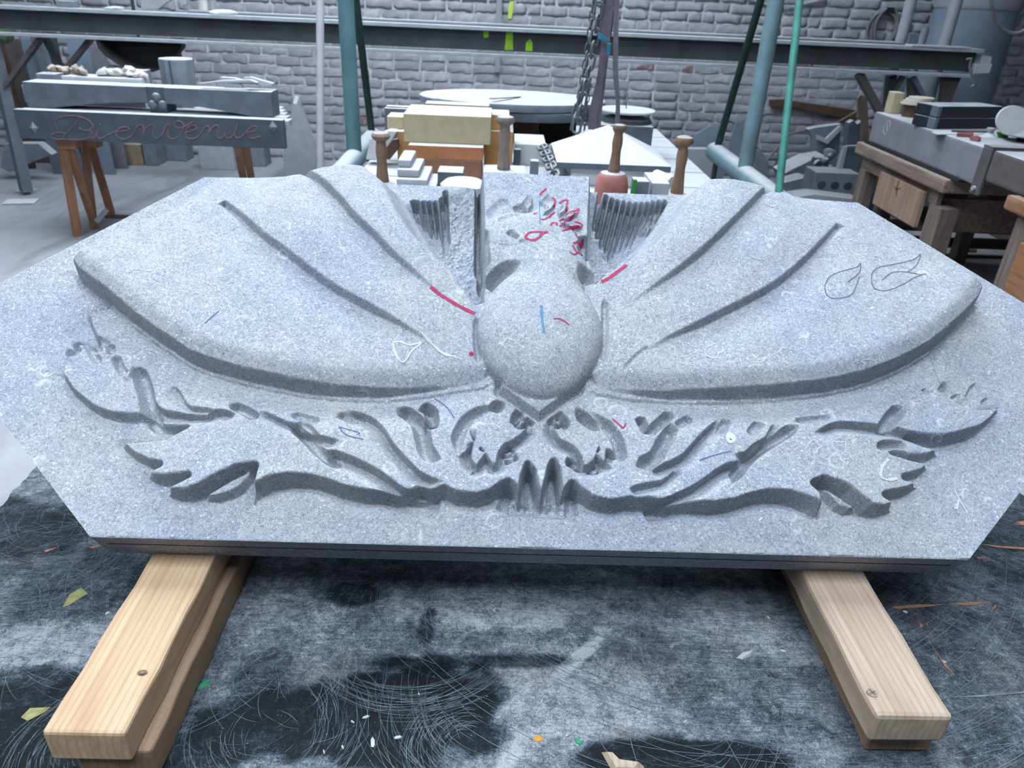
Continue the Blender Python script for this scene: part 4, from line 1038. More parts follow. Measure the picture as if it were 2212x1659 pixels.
# trestle at the left end
tre = thing('steel_trestle', 'grey steel trestle with crossed braces under the left end of the beam', 'trestle', (-3.85, 5.2, 0))
part(G().bar(atz(57, 412, 0.03), aty(-18, 80, BY), 0.075, 0.075), 'leg', 'steel_grey', tre)
f2_ = atz(173, 375, 0.03); part(G().bar(f2_, (f2_[0] - 0.1, f2_[1], zb1 - 0.002), 0.07, 0.07), 'leg', 'steel_grey', tre)
part(G().bar(aty(92, 78, BY + 0.02), aty(8, 192, BY + 0.02), 0.06, 0.03), 'brace', 'steel_brown', tre)
part(G().bar(aty(96, 78, BY + 0.08), aty(134, 150, BY + 0.08), 0.06, 0.03), 'brace', 'steel_dark', tre)
part(G().bar(aty(198, 82, BY + 0.05), aty(142, 152, BY + 0.05), 0.06, 0.03), 'brace', 'steel_brown', tre)
for c in (atz(57, 412, 0.0), f2_):
    part(G().lathe([(0.018, 0.0), (0.018, 0.06)], (c[0], c[1], 0.0), 10), 'screw_foot', 'steel_dark', tre)
    part(G().box(c[0] - 0.07, c[0] + 0.07, c[1] - 0.06, c[1] + 0.06, 0.0005, 0.008), 'foot_plate', 'steel_light', tre)
q = atz(50, 437, 0.0)
tag(G((q[0], q[1], 0)).box(q[0] - 0.12, q[0] + 0.10, q[1] - 0.08, q[1] + 0.06, 0.001, 0.012, 0.002, 0.25).build('wood_pad', 'stone_pale', None, loc=(q[0], q[1], 0)), 'flat pale board on the floor by the trestle foot', 'board')
# trestle at the right end
tr_ = thing('steel_trestle', 'grey steel trestle with splayed braces under the right end of the beam', 'trestle', (2.9, 5.2, 0))
part(G().bar(aty(1855, 160, BY), aty(1905, 250, BY), 0.07, 0.05), 'brace', 'steel_brown', tr_)
part(G().bar(aty(1925, 163, BY + 0.05), aty(1902, 420, BY + 0.05), 0.06, 0.06), 'leg', 'steel_dark', tr_)
part(G().bar(aty(1950, 165, BY + 0.02), aty(1925, 205, BY + 0.02), 0.05, 0.03), 'brace', 'steel_brown', tr_)
part(G().bar(aty(1972, 168, BY), aty(2000, 222, BY), 0.06, 0.03), 'brace', 'steel_grey', tr_)
part(G().bar(aty(1968, 168, BY + 0.05), aty(1975, 380, BY + 0.05), 0.05, 0.05), 'leg', 'steel_brown', tr_)
x0, x1, zb_, zt_ = face(2030, 2068, 174, 216, BY)
p8 = [(x0 + 0.06, BY, zb_ - 0.12), (x1 - 0.03, BY, zb_ - 0.12), (x1 - 0.03, BY + 0.05, zb_ - 0.12), (x0 + 0.06, BY + 0.05, zb_ - 0.12), (x0, BY, zb1 - 0.001), (x1, BY, zb1 - 0.001), (x1, BY + 0.05, zb1 - 0.001), (x0, BY + 0.05, zb1 - 0.001)]
part(G().hexa(p8), 'gusset', 'steel_brown', tr_)
# lump of plaster, block and wire hung on the beam's right end
x0, x1, zb_, zt_ = face(2103, 2138, 120, 158, BY - 0.02)
bl = thing('beam_end_block', 'dusty plaster block wired to the right end of the beam', 'block', ((x0 + x1) / 2, BY - 0.02, zb_))
part(G().box(x0, x1, BY - 0.06, BY + 0.06, zb_, zb_ + (zt_ - zb_) * 0.55, 0.006, jit=0.008), 'block', 'stone_pale', bl)
part(G().box(x0 + 0.03, x1 - 0.02, BY - 0.05, BY + 0.05, zb_ + (zt_ - zb_) * 0.55, zt_, 0.004, jit=0.006), 'block', 'stone_pale', bl)
part(G().tube([aty(p[0], p[1], BY - 0.07) for p in ((2088, 128), (2098, 126), (2094, 145), (2100, 165), (2106, 182), (2098, 188))], 0.008, 7), 'wire', 'hose_grey', bl, True)
g = G(); fbox(g, 1970, 2100, 101, 107, BY - 0.06, 0.12, 0.002); o = g.build('dusty_plank', 'stone_pale'); tag(o, 'short dusty plank lying on the right end of the beam', 'plank')
o.location.z += 0.004
# rubble dust caps on the left of the beam
tag(G().lump(np.array(aty(480, 30, BY)) * (1, 1, 0) + (0, 0, zt0 + 0.014), 0.10, 0.04, 0.02, 3).build('dust_heap', 'plaster_white', None, True), 'small white heap of dust on the beam above the round stone', 'dust heap')
tag(G().lump(np.array(aty(250, 20, BY)) * (1, 1, 0) + (0, 0, zt0 + 0.010), 0.07, 0.04, 0.014, 4).build('dust_heap', 'plaster_white', None, True), 'smaller white heap of dust on the beam near the left trestle', 'dust heap')
g = G(); fbox(g, 120, 158, 2, 12, BY + 0.02, 0.08, 0.003, z0=zt0 + 0.001); tag(g.build('stone_offcut', 'stone_dusty'), 'small grey stone offcut on the left of the beam', 'stone block')
# white sacking and bars behind the beam, upper left
pts = [(305, 22), (300, -30), (402, -30), (404, 10), (392, 14), (380, -5), (360, 6), (342, 20)]
tag(G().slabpoly([aty(p[0], p[1], BY + 0.45) for p in pts], (0, 0.03, 0)).build('broken_slab', 'stone_pale', bevel=0.004), 'pale broken stone panel standing behind the beam, upper left', 'stone slab')
for px, mt, lb in ((438, 'cloth', 'white rag-wrapped post behind the beam'), (458, 'pole_grey', 'thin grey post behind the beam, next to the rag-wrapped one')):
    a = aty(px, 0, BY + 0.16); tag(G((a[0], a[1], 0)).tube([(a[0], a[1], zt0 + 0.017), (a[0] + 0.01, a[1], 1.6), (a[0] - 0.01, a[1], 2.2)], 0.035 if px < 450 else 0.022, 10).build('post', mt, None, True, (a[0], a[1], 0)), lb, 'post')
a = aty(1078, 20, Y1 - 0.06); tag(G((a[0], a[1], 0.9)).box(a[0] - 0.025, a[0] + 0.025, a[1], a[1] + 0.03, 0.9, 2.0).build('conduit', 'pole_grey', None, False, (a[0], a[1], 0.9)), 'flat grey conduit running up the brick wall', 'conduit')

# ------------------------------------------------------------------ gantry crane
GY = 4.2
gan = thing('gantry_crane', 'teal tubular gantry crane standing astride the middle of the workshop', 'gantry crane', (0.3, GY, 0))
ZT = 2.9
for sd_, bpx, tpx, fr, bk, mm in (('L', (765, 325), (745, 0), (690, 358), (803, 290), ('teal_paint', 'pink_grey')), ('R', (1610, 360), (1688, 0), (1685, 405), (1568, 318), ('teal_worn', 'green_bright'))):
    b = aty(*bpx, GY); xg = b[0]; zf = b[2] - 0.03
    part(G().tube([(xg, GY, zf), (xg, GY, ZT)], 0.049, 20), 'post', mm[0], gan, True)
    y_b = 5.0; y_f = 2.9
    part(G().tube([(xg, y_f, zf - 0.02), (xg, GY, zf - 0.02), (xg, y_b, zf - 0.02)], 0.066, 18), 'foot_beam', 'teal_worn', gan, True)
    part(G().tube([(xg, y_b - 0.08, zf + 0.04), (xg, GY + 0.07, ZT - 0.75)], 0.026, 12), 'rear_brace', 'green_dark', gan, True)
    yf_ = 3.45; pf = aty(*fr, yf_); part(G().tube([(pf[0], yf_, min(pf[2], zf + 0.02)), (xg + (-0.06 if sd_ == 'L' else 0.03), GY - 0.06, ZT - 0.4)], 0.022, 12), 'front_brace', mm[1], gan, True)
    for yy in (y_f + 0.1, y_b - 0.1):
        part(G().lathe([(0.02, 0.18), (0.02, zf - 0.08)], (xg, yy, 0), 10), 'castor_stem', 'steel_dark', gan)
        part(G().lathe([(0.09, -0.03), (0.10, -0.02), (0.10, 0.02), (0.09, 0.03)], (xg, yy, 0.101), 18, 'X'), 'wheel', 'steel_dark', gan, True)
part(G().box(-1.6, 2.2, GY - 0.06, GY + 0.06, ZT, ZT + 0.16), 'top_beam', 'teal_paint', gan)
part(G().box(0.2, 0.75, 2.95, GY - 0.0605, ZT, ZT + 0.10), 'hoist_arm', 'teal_paint', gan)
# ------------------------------------------------------------------ chains and slings hanging from it
def link_mesh(r=0.013, L=0.05, t=0.0042):
    P = [(r * math.cos(a), 0, (L / 2 - r) * (1 if math.sin(a) > 0 else -1) + r * math.sin(a)) for a in np.linspace(0, 2 * math.pi, 13)[:-1] + 0.13]
    g = G().tube(P, t, 5, True); me = bpy.data.meshes.new('link'); me.from_pydata([tuple(map(float, v)) for v in g.v], [], g.f); me.update()
    me.materials.append(MATS['chain_steel']); me.polygons.foreach_set('use_smooth', [True] * len(me.polygons)); return me
def hang(path, y, n_):
    P = smooth_line(np.array([aty(p[0], p[1], p[2] if len(p) > 2 else y) for p in path]), n_)
    if path[0][1] <= 0:                                  # up to the hoist arm, out of the picture
        P = np.vstack([[(P[0][0], P[0][1], z) for z in np.linspace(ZT - 0.045, P[0][2], 14)[:-1]], P])
    return P
def chain(name, label, path, size, y, parent_z=0.0):
    P = hang(path, y, 12)
    o = thing(name, label, 'chain', P[-1]); me = link_mesh(size, size * 3.7, size * 0.32); pitch = size * 3.7 - size * 0.9
    L_ = np.r_[0, np.cumsum(np.linalg.norm(np.diff(P, axis=0), axis=1))]; k = 0; s = 0
    while s < L_[-1]:
        j = min(np.searchsorted(L_, s, 'right') - 1, len(P) - 2); t = (s - L_[j]) / (L_[j + 1] - L_[j] + 1e-9)
        p = P[j] + t * (P[j + 1] - P[j]); d = P[j + 1] - P[j]; d /= np.linalg.norm(d)
        q = bpy.data.objects.new('link', me); COL.objects.link(q); q.parent = o
        q.location = tuple(p - P[-1]); q.rotation_mode = 'QUATERNION'
        q.rotation_quaternion = Vector(d).to_track_quat('Z', 'Y') @ Matrix.Rotation(math.pi / 2 * (k % 2) + 0.4, 3, 'Z').to_quaternion()
        s += pitch; k += 1
    return o
CY = 3.16
chain('hoist_chain', 'thin steel chain hanging left of the heavier one', [(1283, 0), (1272, 90), (1262, 150), (1250, 220), (1240, 262)], 0.013, CY + 0.06)
chain('hoist_chain', 'heavy steel chain hanging in the middle of the workshop', [(1296, 0), (1288, 60), (1278, 120), (1265, 180), (1250, 230), (1232, 285)], 0.0205, CY - 0.03)
chain('hoist_chain', 'heavy doubled chain bunched beside the hanging slings', [(1262, 190), (1256, 225), (1248, 262), (1244, 290)], 0.021, CY - 0.10)
chain('hoist_chain', 'short thin chain dangling behind the slings', [(1275, 175), (1268, 220), (1262, 285)], 0.010, CY + 0.06)
chain('hoist_chain', 'slack chain lying down the left side of the pyramid stone', [(1172, 318, 2.98), (1180, 335, 2.82), (1188, 352, 2.66), (1197, 378, 2.48)], 0.022, 2.9)
def strap(label, path, w_, y):
    P = hang(path, y, 6); v, f = [], []
    for i, p in enumerate(P):
        a = 0.5 * math.sin(i * 0.25); dx, dy = w_ / 2 * math.cos(a), w_ / 2 * math.sin(a)
        for sx, sy in ((-1, 0), (1, 0), (1, 1), (-1, 1)): v.append((p[0] + sx * dx, p[1] + sx * dy + sy * 0.006, p[2]))
    for i in range(len(P) - 1):
        for k in range(4): f.append((i * 4 + k, i * 4 + (k + 1) % 4, i * 4 + 4 + (k + 1) % 4, i * 4 + 4 + k))
    f += [(3, 2, 1, 0), tuple(len(v) - 4 + k for k in range(4))]
    g = G(P[-1]); g.add(v, f); return tag(g.build('lifting_sling', 'webbing', None, True, tuple(P[-1])), label, 'sling')
strap('grey lifting sling hanging nearest the chains', [(1306, 0), (1300, 60), (1296, 78)], 0.036, CY + 0.05)
strap('wide grey lifting sling knotted with blue tape', [(1317, 0), (1310, 70), (1306, 110), (1298, 160), (1290, 205), (1281, 245), (1279, 280)], 0.042, CY - 0.01)
strap('grey lifting sling crossing behind the taped one', [(1322, 20), (1308, 130), (1300, 190), (1294, 240), (1290, 285)], 0.032, CY + 0.04)
strap('straight grey lifting sling on the right of the bundle', [(1332, 0), (1330, 90), (1330, 160), (1335, 220), (1333, 270)], 0.026, CY - 0.03)
for P, lb in (([(1291, 68), (1301, 75), (1316, 86), (1308, 92), (1294, 84)], 'band of blue tape tied round the middle sling'), ([(1311, 95), (1321, 93), (1318, 118), (1311, 119)], 'loose blue tape end below the taped sling')):
    tag(G().slabpoly([aty(p[0], p[1], CY - 0.06) for p in P], (0, 0.012, 0)).build('blue_tape', 'blue_tape', bevel=0.002), lb, 'tape')

# ------------------------------------------------------------------ the lettered slab on its trestles, left
TYF = 4.0
x0, x1, zb_, zt_ = face(36, 612, 247, 310, TYF); zt_ = 0.5 * (aty(36, 246, TYF)[2] + aty(610, 250, TYF)[2]); zb_ = 0.5 * (aty(50, 311, TYF)[2] + aty(605, 310, TYF)[2])
xl, xr = aty(38, 275, TYF)[0], aty(612, 275, TYF)[0]
sign = thing('lettered_slab', 'dark blue stone slab scribed with the word Bienvenue in red chalk', 'stone sign', ((xl + xr) / 2, TYF, zb_))
part(G().box(xl, xr, TYF, TYF + 0.05, zb_, zt_, 0.003), 'slab', 'stone_deep', sign)
ZS = lambda P: [(x / 3.352, 100 + y / 3.352) for x, y in P]
LET = [[(420, 600), (402, 570), (410, 530), (470, 506), (560, 506), (640, 535), (672, 575), (650, 606), (600, 606), (572, 590)], [(640, 606), (668, 628), (640, 662), (560, 678), (470, 672), (400, 672), (372, 655), (390, 632), (430, 622), (480, 632)], [(570, 512), (545, 560), (500, 610), (455, 660)],
       [(648, 655), (672, 664), (698, 635), (712, 592), (704, 640), (716, 666), (750, 660), (790, 638), (840, 618)], [(722, 560), (728, 566)], [(840, 618), (905, 612), (935, 600), (915, 583), (870, 590), (842, 620), (850, 655), (900, 672), (950, 650), (985, 595), (1000, 575)],
       [(1000, 575), (1030, 570), (1040, 590), (1030, 660)], [(1034, 630), (1060, 590), (1095, 568), (1115, 580), (1105, 630), (1120, 662), (1150, 662), (1180, 630), (1200, 580)], [(1200, 580), (1225, 565), (1215, 620), (1225, 660), (1262, 670), (1310, 640), (1330, 580), (1310, 545), (1275, 545), (1265, 575), (1300, 592), (1360, 570), (1400, 545)],
       [(1340, 625), (1400, 610), (1425, 590), (1405, 570), (1365, 585), (1345, 625), (1360, 662), (1405, 668), (1450, 640), (1480, 590)], [(1480, 590), (1505, 575), (1515, 600), (1505, 660)], [(1508, 630), (1535, 590), (1570, 570), (1585, 590), (1572, 640), (1590, 665), (1620, 655)], [(1620, 655), (1640, 610), (1650, 575)],
       [(1645, 590), (1632, 640), (1650, 665), (1685, 650), (1710, 600), (1722, 560)], [(1712, 600), (1700, 645), (1720, 665), (1760, 645), (1790, 610)], [(1790, 625), (1840, 612), (1865, 595), (1850, 578), (1810, 590), (1790, 625), (1800, 655), (1840, 665), (1885, 650)]]
for L_ in LET:
    P = smooth_line(np.array([aty(p[0], p[1], TYF) for p in ZS(L_)]), 5); P[:, 1] = TYF - 0.001
    o = part(G().tube(P, 0.0032, 5), 'letter_stroke', 'chalk_red', sign, True)
for cx in (73, 590):
    c = aty(cx, 276 if cx < 300 else 274, TYF); w_, h_ = 0.026, 0.038
    v = [(c[0] - w_, TYF - 0.001, c[2]), (c[0], TYF - 0.001, c[2] - h_), (c[0] + w_, TYF - 0.001, c[2]), (c[0], TYF - 0.001, c[2] + h_), (c[0], TYF - 0.022, c[2])]
    part(G().add(v, [(0, 1, 4), (1, 2, 4), (2, 3, 4), (3, 0, 4), (3, 2, 1, 0)]), 'diamond', 'stone_dusty', sign)
# table boards behind the lettered slab
tb = thing('trestle_table', 'trestle table with pale dusty boards carrying carved stones, left', 'table', ((xl + xr) / 2, TYF + 0.5, 0))
ZTB = zt_ - 0.012
for k in range(5):
    ya = TYF + 0.055 + k * 0.125
    part(G().box(xl - 0.02 + 0.01 * k, xr + 0.02 - 0.045 * k, ya, ya + 0.10, ZTB - 0.03, ZTB, 0.003), 'board', 'stone_pale', tb)
for k in range(2):
    part(G().box(xl + 0.2 + 1.1 * k, xl + 0.27 + 1.1 * k, TYF + 0.06, TYF + 0.65, ZTB - 0.10, ZTB - 0.0305), 'rail', 'wood_trestle', tb)
def leg(a, b, w_=0.05, t_=0.032, mt='wood_trestle', nm='leg'): part(G().bar(a, b, w_, t_), nm, mt, tb)
tz = ZTB - 0.10
leg(atz(168, 510, 0.0), aty(135, 312, TYF + 0.10)); leg(atz(207, 492, 0.0), aty(147, 312, TYF + 0.12))
leg(atz(203, 492, 0.0), aty(182, 310, TYF + 0.42)); leg(atz(243, 470, 0.0), aty(195, 308, TYF + 0.45))
leg(atz(535, 440, 0.0), aty(512, 310, TYF + 0.15)); leg(atz(552, 440, 0.0), aty(530, 310, TYF + 0.2))
leg(atz(208, 478, 0.08), atz(232, 452, 0.16), 0.03, 0.03, 'pole_grey', 'stretcher'); leg(aty(228, 466, 4.62), aty(330, 470, 4.62), 0.03, 0.03, 'steel_brown', 'stretcher')
for a in ((135, 312, 0.10), (182, 310, 0.42), (512, 310, 0.15)):
    p = aty(a[0], a[1], TYF + a[2]); part(G().box(p[0] - 0.02, p[0] + 0.10, p[1] - 0.03, p[1] + 0.05, p[2] - 0.02, ZTB - 0.031), 'head_block', 'wood_trestle', tb)
# mantel stone with two shallow arches and a carved key
MY = TYF + 0.16
A, B = aty(62, 238, MY), aty(590, 247, MY); zt = 0.5 * (aty(62, 186, MY)[2] + aty(588, 190, MY)[2]); xk0, xk1 = aty(318, 215, MY)[0], aty(356, 215, MY)[0]
man = thing('mantel_stone', 'blue stone lintel with two shallow arches and a carved key, on the left table', 'stone lintel', ((A[0] + B[0]) / 2, MY, ZTB))
zl = ZTB + 0.001; hgt = zt - zl
prof = [(A[0], zl), (A[0] + 0.14, zl)] + [(A[0] + 0.14 + (xk0 - A[0] - 0.14) * t, zl + 0.055 * math.sin(t * math.pi / 2)) for t in np.linspace(0.1, 1, 9)] + [(xk0, zt), (A[0], zt)]
part(G().slabpoly([(p[0], MY, p[1]) for p in prof], (0, 0.16, 0)), 'arch_half', 'stone_dark', man, bevel=0.004)
prof = [(B[0], zl), (B[0] - 0.14, zl)] + [(B[0] - 0.14 + (xk1 - B[0] + 0.14) * t, zl + 0.055 * math.sin(t * math.pi / 2)) for t in np.linspace(0.1, 1, 9)] + [(xk1, zt), (B[0], zt)]
part(G().slabpoly([(p[0], MY, p[1]) for p in prof], (0, 0.16, 0)), 'arch_half', 'stone_dark', man, bevel=0.004)
part(G().box(xk0 + 0.001, xk1 - 0.001, MY + 0.012, MY + 0.16, zl, zt - 0.001), 'key', 'stone_deep', man)
for dx, dz in ((-0.03, 0.045), (0.03, 0.045), (0, 0.09)):
    part(G().lathe([(0.004, -0.016), (0.02, -0.013), (0.028, -0.004), (0.028, 0.004)], ((xk0 + xk1) / 2 + dx, MY + 0.010, zl + dz), 14, 'Y'), 'carved_lobe', 'stone_dark', man, True)
# what stands on and behind the mantel stone
ZM2 = ZTB + 0.0
x0, x1, zb_, zt_ = face(44, 64, 184, 240, MY + 0.1); tag(G().box(x0 - 0.03, x1 + 0.06, MY + 0.19, MY + 0.33, ZTB + 0.001, zt_ - 0.01, 0.005).build('stone_block', 'stone_dusty'), 'small grey stone block at the left end of the lintel', 'stone block')
PYB = MY + 0.22
pl = aty(364, 125, PYB); r_ = (aty(401, 150, PYB)[0] - aty(327, 150, PYB)[0]) / 2; n_ = 12
stump = thing('stone_stump', 'faceted pale stone stump standing behind the lintel', 'stone block', (pl[0], PYB + r_, ZTB))
ztop = aty(364, 129, PYB)[2]
part(G().lathe([(r_ * 0.99, ZTB + 0.001), (r_, ZTB + 0.1), (r_ * 1.0, ztop - 0.005), (r_ * 0.97, ztop)], (pl[0], PYB + r_, 0), 10), 'drum', 'stone_dusty', stump)
part(G().box(pl[0] - 0.006, pl[0] + 0.004, PYB - 0.001, PYB + 0.01, ZTB + 0.1, ztop - 0.004), 'crack', 'stone_deep', stump)
zq = zt
def on_man(name, label, cat, px0, px1, pt, mat, y, dep, h=None, jit=0.004):
    x0, x1, zb_, z1 = face(px0, px1, pt, 180, y); return tag(G(((x0 + x1) / 2, y, ZTB)).box(x0, x1, y, y + dep, ZTB + 0.001, z1, 0.005, jit=jit).build(name, mat, None, False, ((x0 + x1) / 2, y, ZTB)), label, cat)
on_man('stone_offcut', 'flat white-dusted stone behind the lintel, far left', 'stone block', 78, 122, 160, 'stone_dusty', MY + 0.36, 0.1)
on_man('plaster_slab', 'long white plaster slab lying behind the lintel', 'plaster slab', 134, 305, 166, 'plaster_white', MY + 0.18, 0.12)
on_man('stone_offcut', 'small white-topped stone behind the rags', 'stone block', 216, 246, 150, 'stone_pale', MY + 0.5, 0.08)
on_man('stone_offcut', 'small white-topped stone beside the stump', 'stone block', 288, 317, 152, 'stone_dusty', MY + 0.5, 0.08)
zr = face(134, 305, 166, 180, MY + 0.18)[3]
for px0, px1, py, mt, lb, sd_ in ((112, 190, 158, 'cloth_brown', 'crumpled brown rag on the plaster slab', 5), (214, 312, 164, 'cloth', 'crumpled white rag heaped on the plaster slab', 9)):
    a, b = aty(px0, py, MY + 0.24), aty(px1, py, MY + 0.24)
    g = G()
    for k in range(6):
        t = (k + 0.5) / 6; g.lump((a[0] + (b[0] - a[0]) * t, MY + 0.24 + random.uniform(-0.02, 0.02), zr + 0.022 + random.uniform(-0.002, 0.01)), abs(b[0] - a[0]) / 7.5, 0.035, 0.024, sd_ + k, 0.4)
    tag(g.build('rag', mt, None, True), lb, 'rag')
for P, lb in (([(435, 180), (560, 178), (545, 172), (480, 174)], 'thin white shard on the right of the lintel'), ([(525, 170), (540, 168), (590, 182), (585, 188), (530, 182)], 'pointed white shard at the right end of the lintel'), ([(470, 170), (500, 172), (520, 178), (470, 178)], 'narrow grey shard leaning over the lintel')):
    ys = MY + {'thin': 0.01, 'poin': 0.06, 'narr': 0.11}[lb[:4]]; tag(G().slabpoly([aty(p[0], p[1], MY + 0.06) * np.array([1, 0, 1]) + (0, ys, 0.004) for p in P], (0, 0.045, 0.0)).build('stone_shard', 'stone_pale', bevel=0.002), lb, 'stone shard')
# dark rounded tub and boards against the wall, left
TBY = 5.75
P = [(205, 86), (395, 82), (397, 100), (385, 118), (388, 126), (365, 145), (330, 156), (290, 152), (255, 140), (228, 122), (212, 104)]
tub = thing('rubber_tub', 'black rounded rubber tub hanging below the beam on the left wall', 'tub', aty(300, 150, TBY))
c3 = sum(aty(p[0], p[1], TBY) for p in P) / len(P)
pv = [aty(p[0], p[1], TBY) for p in P]; v = pv + [c3 + (p - c3) * 0.86 + np.array([0, 0.16, 0]) for p in pv] + [c3 + (p - c3) * 0.92 + np.array([0, 0.012, 0]) for p in pv] + [c3 + (p - c3) * 0.80 + np.array([0, 0.13, 0]) for p in pv]
n_ = len(P); f = [(i, (i + 1) % n_, (i + 1) % n_ + n_, i + n_) for i in range(n_)] + [(i, (i + 1) % n_, (i + 1) % n_ + 2 * n_, i + 2 * n_) for i in range(n_)] + [(2 * n_ + i, 2 * n_ + (i + 1) % n_, (i + 1) % n_ + 3 * n_, i + 3 * n_) for i in range(n_)] + [tuple(range(n_, 2 * n_)), tuple(range(3 * n_, 4 * n_))]
part(G().add(v, f), 'shell', 'black_rubber', tub, True)
part(G().bar(aty(300, 84, TBY + 0.05), (aty(300, 84, TBY + 0.05)[0], TBY + 0.05, 1.75), 0.02, 0.02), 'hanger', 'steel_dark', tub)
for px0, px1, pt, mt, lb, yy in ((70, 118, 84, 'tank_blue', 'blue grey sheet standing behind the left trestle', 5.9), (165, 208, 84, 'tank_blue', 'blue grey sheet standing between the trestle and the black tub', 5.95), (118, 142, 80, 'steel_dark', 'dark narrow post behind the left trestle', 6.15), (208, 242, 100, 'side_wall', 'dull grey sheet under the black tub', 6.2), (28, 70, 84, 'steel_brown', 'brownish sheet at the far left behind the trestle', 6.3), (4, 30, 90, 'brown_dark', 'dark brown post at the far left', 6.05)):
    x0, x1, zb_, zt_ = face(px0, px1, pt, 300, yy)
    tag(G(((x0 + x1) / 2, yy, 0)).box(x0, x1, yy, yy + 0.04, 0.001, zt_, 0.004).build('leaning_sheet' if px1 - px0 > 25 else 'post', mt, None, False, ((x0 + x1) / 2, yy, 0)), lb, 'sheet' if px1 - px0 > 25 else 'post')
tag(G().lump(np.array(aty(-6, 60, 5.7)), 0.10, 0.1, 0.16, 12).build('moss_clump', mat_plain('moss', (92, 112, 84), 0.95, 0.4, 20), None, True), 'dull green clump at the far left edge', 'foliage')
# stones on the floor under the left table
def floor_box(name, label, px0, px1, pt, y, dep, mat, rot=0.0, bev=0.006, tilt=0.0):
    x0, x1, zb_, zt_ = face(px0, px1, pt, pt + 5, y); c = ((x0 + x1) / 2, y + dep / 2, 0)
    o = tag(G(c).box(x0, x1, y, y + dep, 0.001, zt_, bev, rot).build(name, mat, None, False, c), label, 'stone block'); return o
floor_box('stone_block', 'rough brown stone block on the floor under the left table', 256, 303, 312, 6.35, 0.2, 'cloth_brown')
floor_box('stone_block', 'grey upright stone beside the brown block on the floor', 304, 331, 300, 6.35, 0.2, 'stone_dusty')
floor_box('stone_block', 'grey stone lying between the white slab and the upright stone', 343, 395, 296, 6.6, 0.2, 'stone_dusty')
floor_box('stone_slab', 'white stone slab on the floor by the right trestle legs', 424, 500, 302, 6.3, 0.2, 'stone_pale')
floor_box('stone_block', 'dull grey stone on the floor right of the trestle legs', 520, 568, 304, 6.5, 0.2, 'stone_dusty')
floor_box('stone_slab', 'pale slab on the floor behind the left trestle leg', 212, 250, 300, 6.6, 0.1, 'tank_blue')
P = [(0, 362), (10, 310), (82, 310), (112, 335), (70, 350), (20, 372)]
tag(G().slabpoly([aty(p[0], p[1], 5.6) * np.array([1, 1, 1]) for p in P], (0, 0.1, 0.0)).build('stone_slab', 'stone_dusty', bevel=0.006), 'broken grey slab leaning at the far left on the floor', 'stone block').location = (0, 0, 0)
P = [(632, 222), (640, 226), (668, 300), (682, 340), (640, 362), (606, 348), (612, 300), (626, 260)]
P = P[:4] + [(684, 384), (612, 384)] + P[6:]
tag(G().slabpoly([aty(p[0], p[1], 6.0) for p in P], (0, 0.12, 0.05)).build('stone_wedge', 'stone_pale', bevel=0.006), 'tall pointed grey stone leaning on the brick wall beside the crane', 'stone block')
# ================================================================== stones and tools on the bench behind the carving
BZ = 0.82
bench = thing('stone_bench', 'low dusty bench behind the carving, crowded with stones and mallets', 'bench', (0.1, 3.0, 0))
bxa, bxb = -0.72, 0.98
for k in range(7):
    ya = 2.02 + k * 0.34
    part(G().box(bxa, bxb, ya, ya + 0.325, BZ - 0.04, BZ, 0.003), 'board', 'stone_pale', bench)
for x_ in (bxa + 0.1, bxb - 0.1):
    for y_ in (2.1, 4.3): part(G().box(x_ - 0.04, x_ + 0.04, y_ - 0.04, y_ + 0.04, 0, BZ - 0.041), 'leg', 'wood_post', bench)
def item(name, label, cat, px0, px1, pt, pb, y, dep, mat, z0=None, bev=0.004, rot=0.0, jit=0.0):
    x0, x1, zb_, zt_ = face(px0, px1, pt, pb, y); zb_ = zb_ if z0 is None else z0
    c = ((x0 + x1) / 2, y + dep / 2, zb_)
    o = tag(G(c).box(x0, x1, y, y + dep, zb_, zt_, bev, rot, jit).build(name, mat, None, False, c), label, cat); o['top'] = zt_
    return o, zt_
E1 = 0.0012
# left pile: bricks and sandstone
def stack(z): return z + E1
o, z1 = item('brick_block', 'dark terracotta block at the bottom of the pile behind the left wing', 'stone block', 888, 1040, 346, 375, 2.62, 0.26, 'brick_brown', BZ + E1)
o, z2 = item('brick_block', 'orange terracotta block on the dark one in the pile', 'stone block', 882, 1044, 316, 343, 2.62, 0.25, 'brick_orange', z1 + E1)
zz = z2
o, z3 = item('sandstone_block', 'orange sandstone block at the back of the pile, right of the big yellow one', 'stone block', 1046, 1108, 283, 336, 2.92, 0.2, 'sandstone_orange', BZ + E1)
o, _ = item('sandstone_block', 'orange sandstone block stacked above another, right of the big yellow one', 'stone block', 1050, 1100, 248, 281, 2.94, 0.18, 'sandstone_orange', z3 + E1)
o, z5 = item('sandstone_block', 'rear orange block under the yellow sandstone pile', 'stone block', 858, 940, 285, 336, 2.92, 0.2, 'sandstone_orange', BZ + E1)
o, z4 = item('sandstone_block', 'large pale yellow sandstone block on top of the pile', 'stone block', 872, 1060, 249, 309, 2.68, 0.30, 'sandstone', zz + E1)
o, _ = item('sandstone_block', 'smaller yellow sandstone block jutting out left of the pile', 'stone block', 836, 871, 252, 283, 2.97, 0.14, 'sandstone', z5 + E1)
pd_, pz = item('grey_pedestal', 'grey stone block standing behind the sandstone pile', 'stone block', 832, 1060, 238, 336, 3.30, 0.10, 'stone_dark', BZ + E1)
o, zq1 = item('board', 'dusty wooden board with a brown edge on the grey block', 'board', 918, 1057, 226, 236, 3.29, 0.11, 'wood_board', pz + E1)
o, _ = item('lath', 'thin dusty lath lying left of the brown-edged board', 'board', 834, 915, 231, 236, 3.32, 0.05, 'wood_board', pz + E1, 0.001)
a, b = aty(1062, 213, 3.9), aty(1122, 209, 3.9)
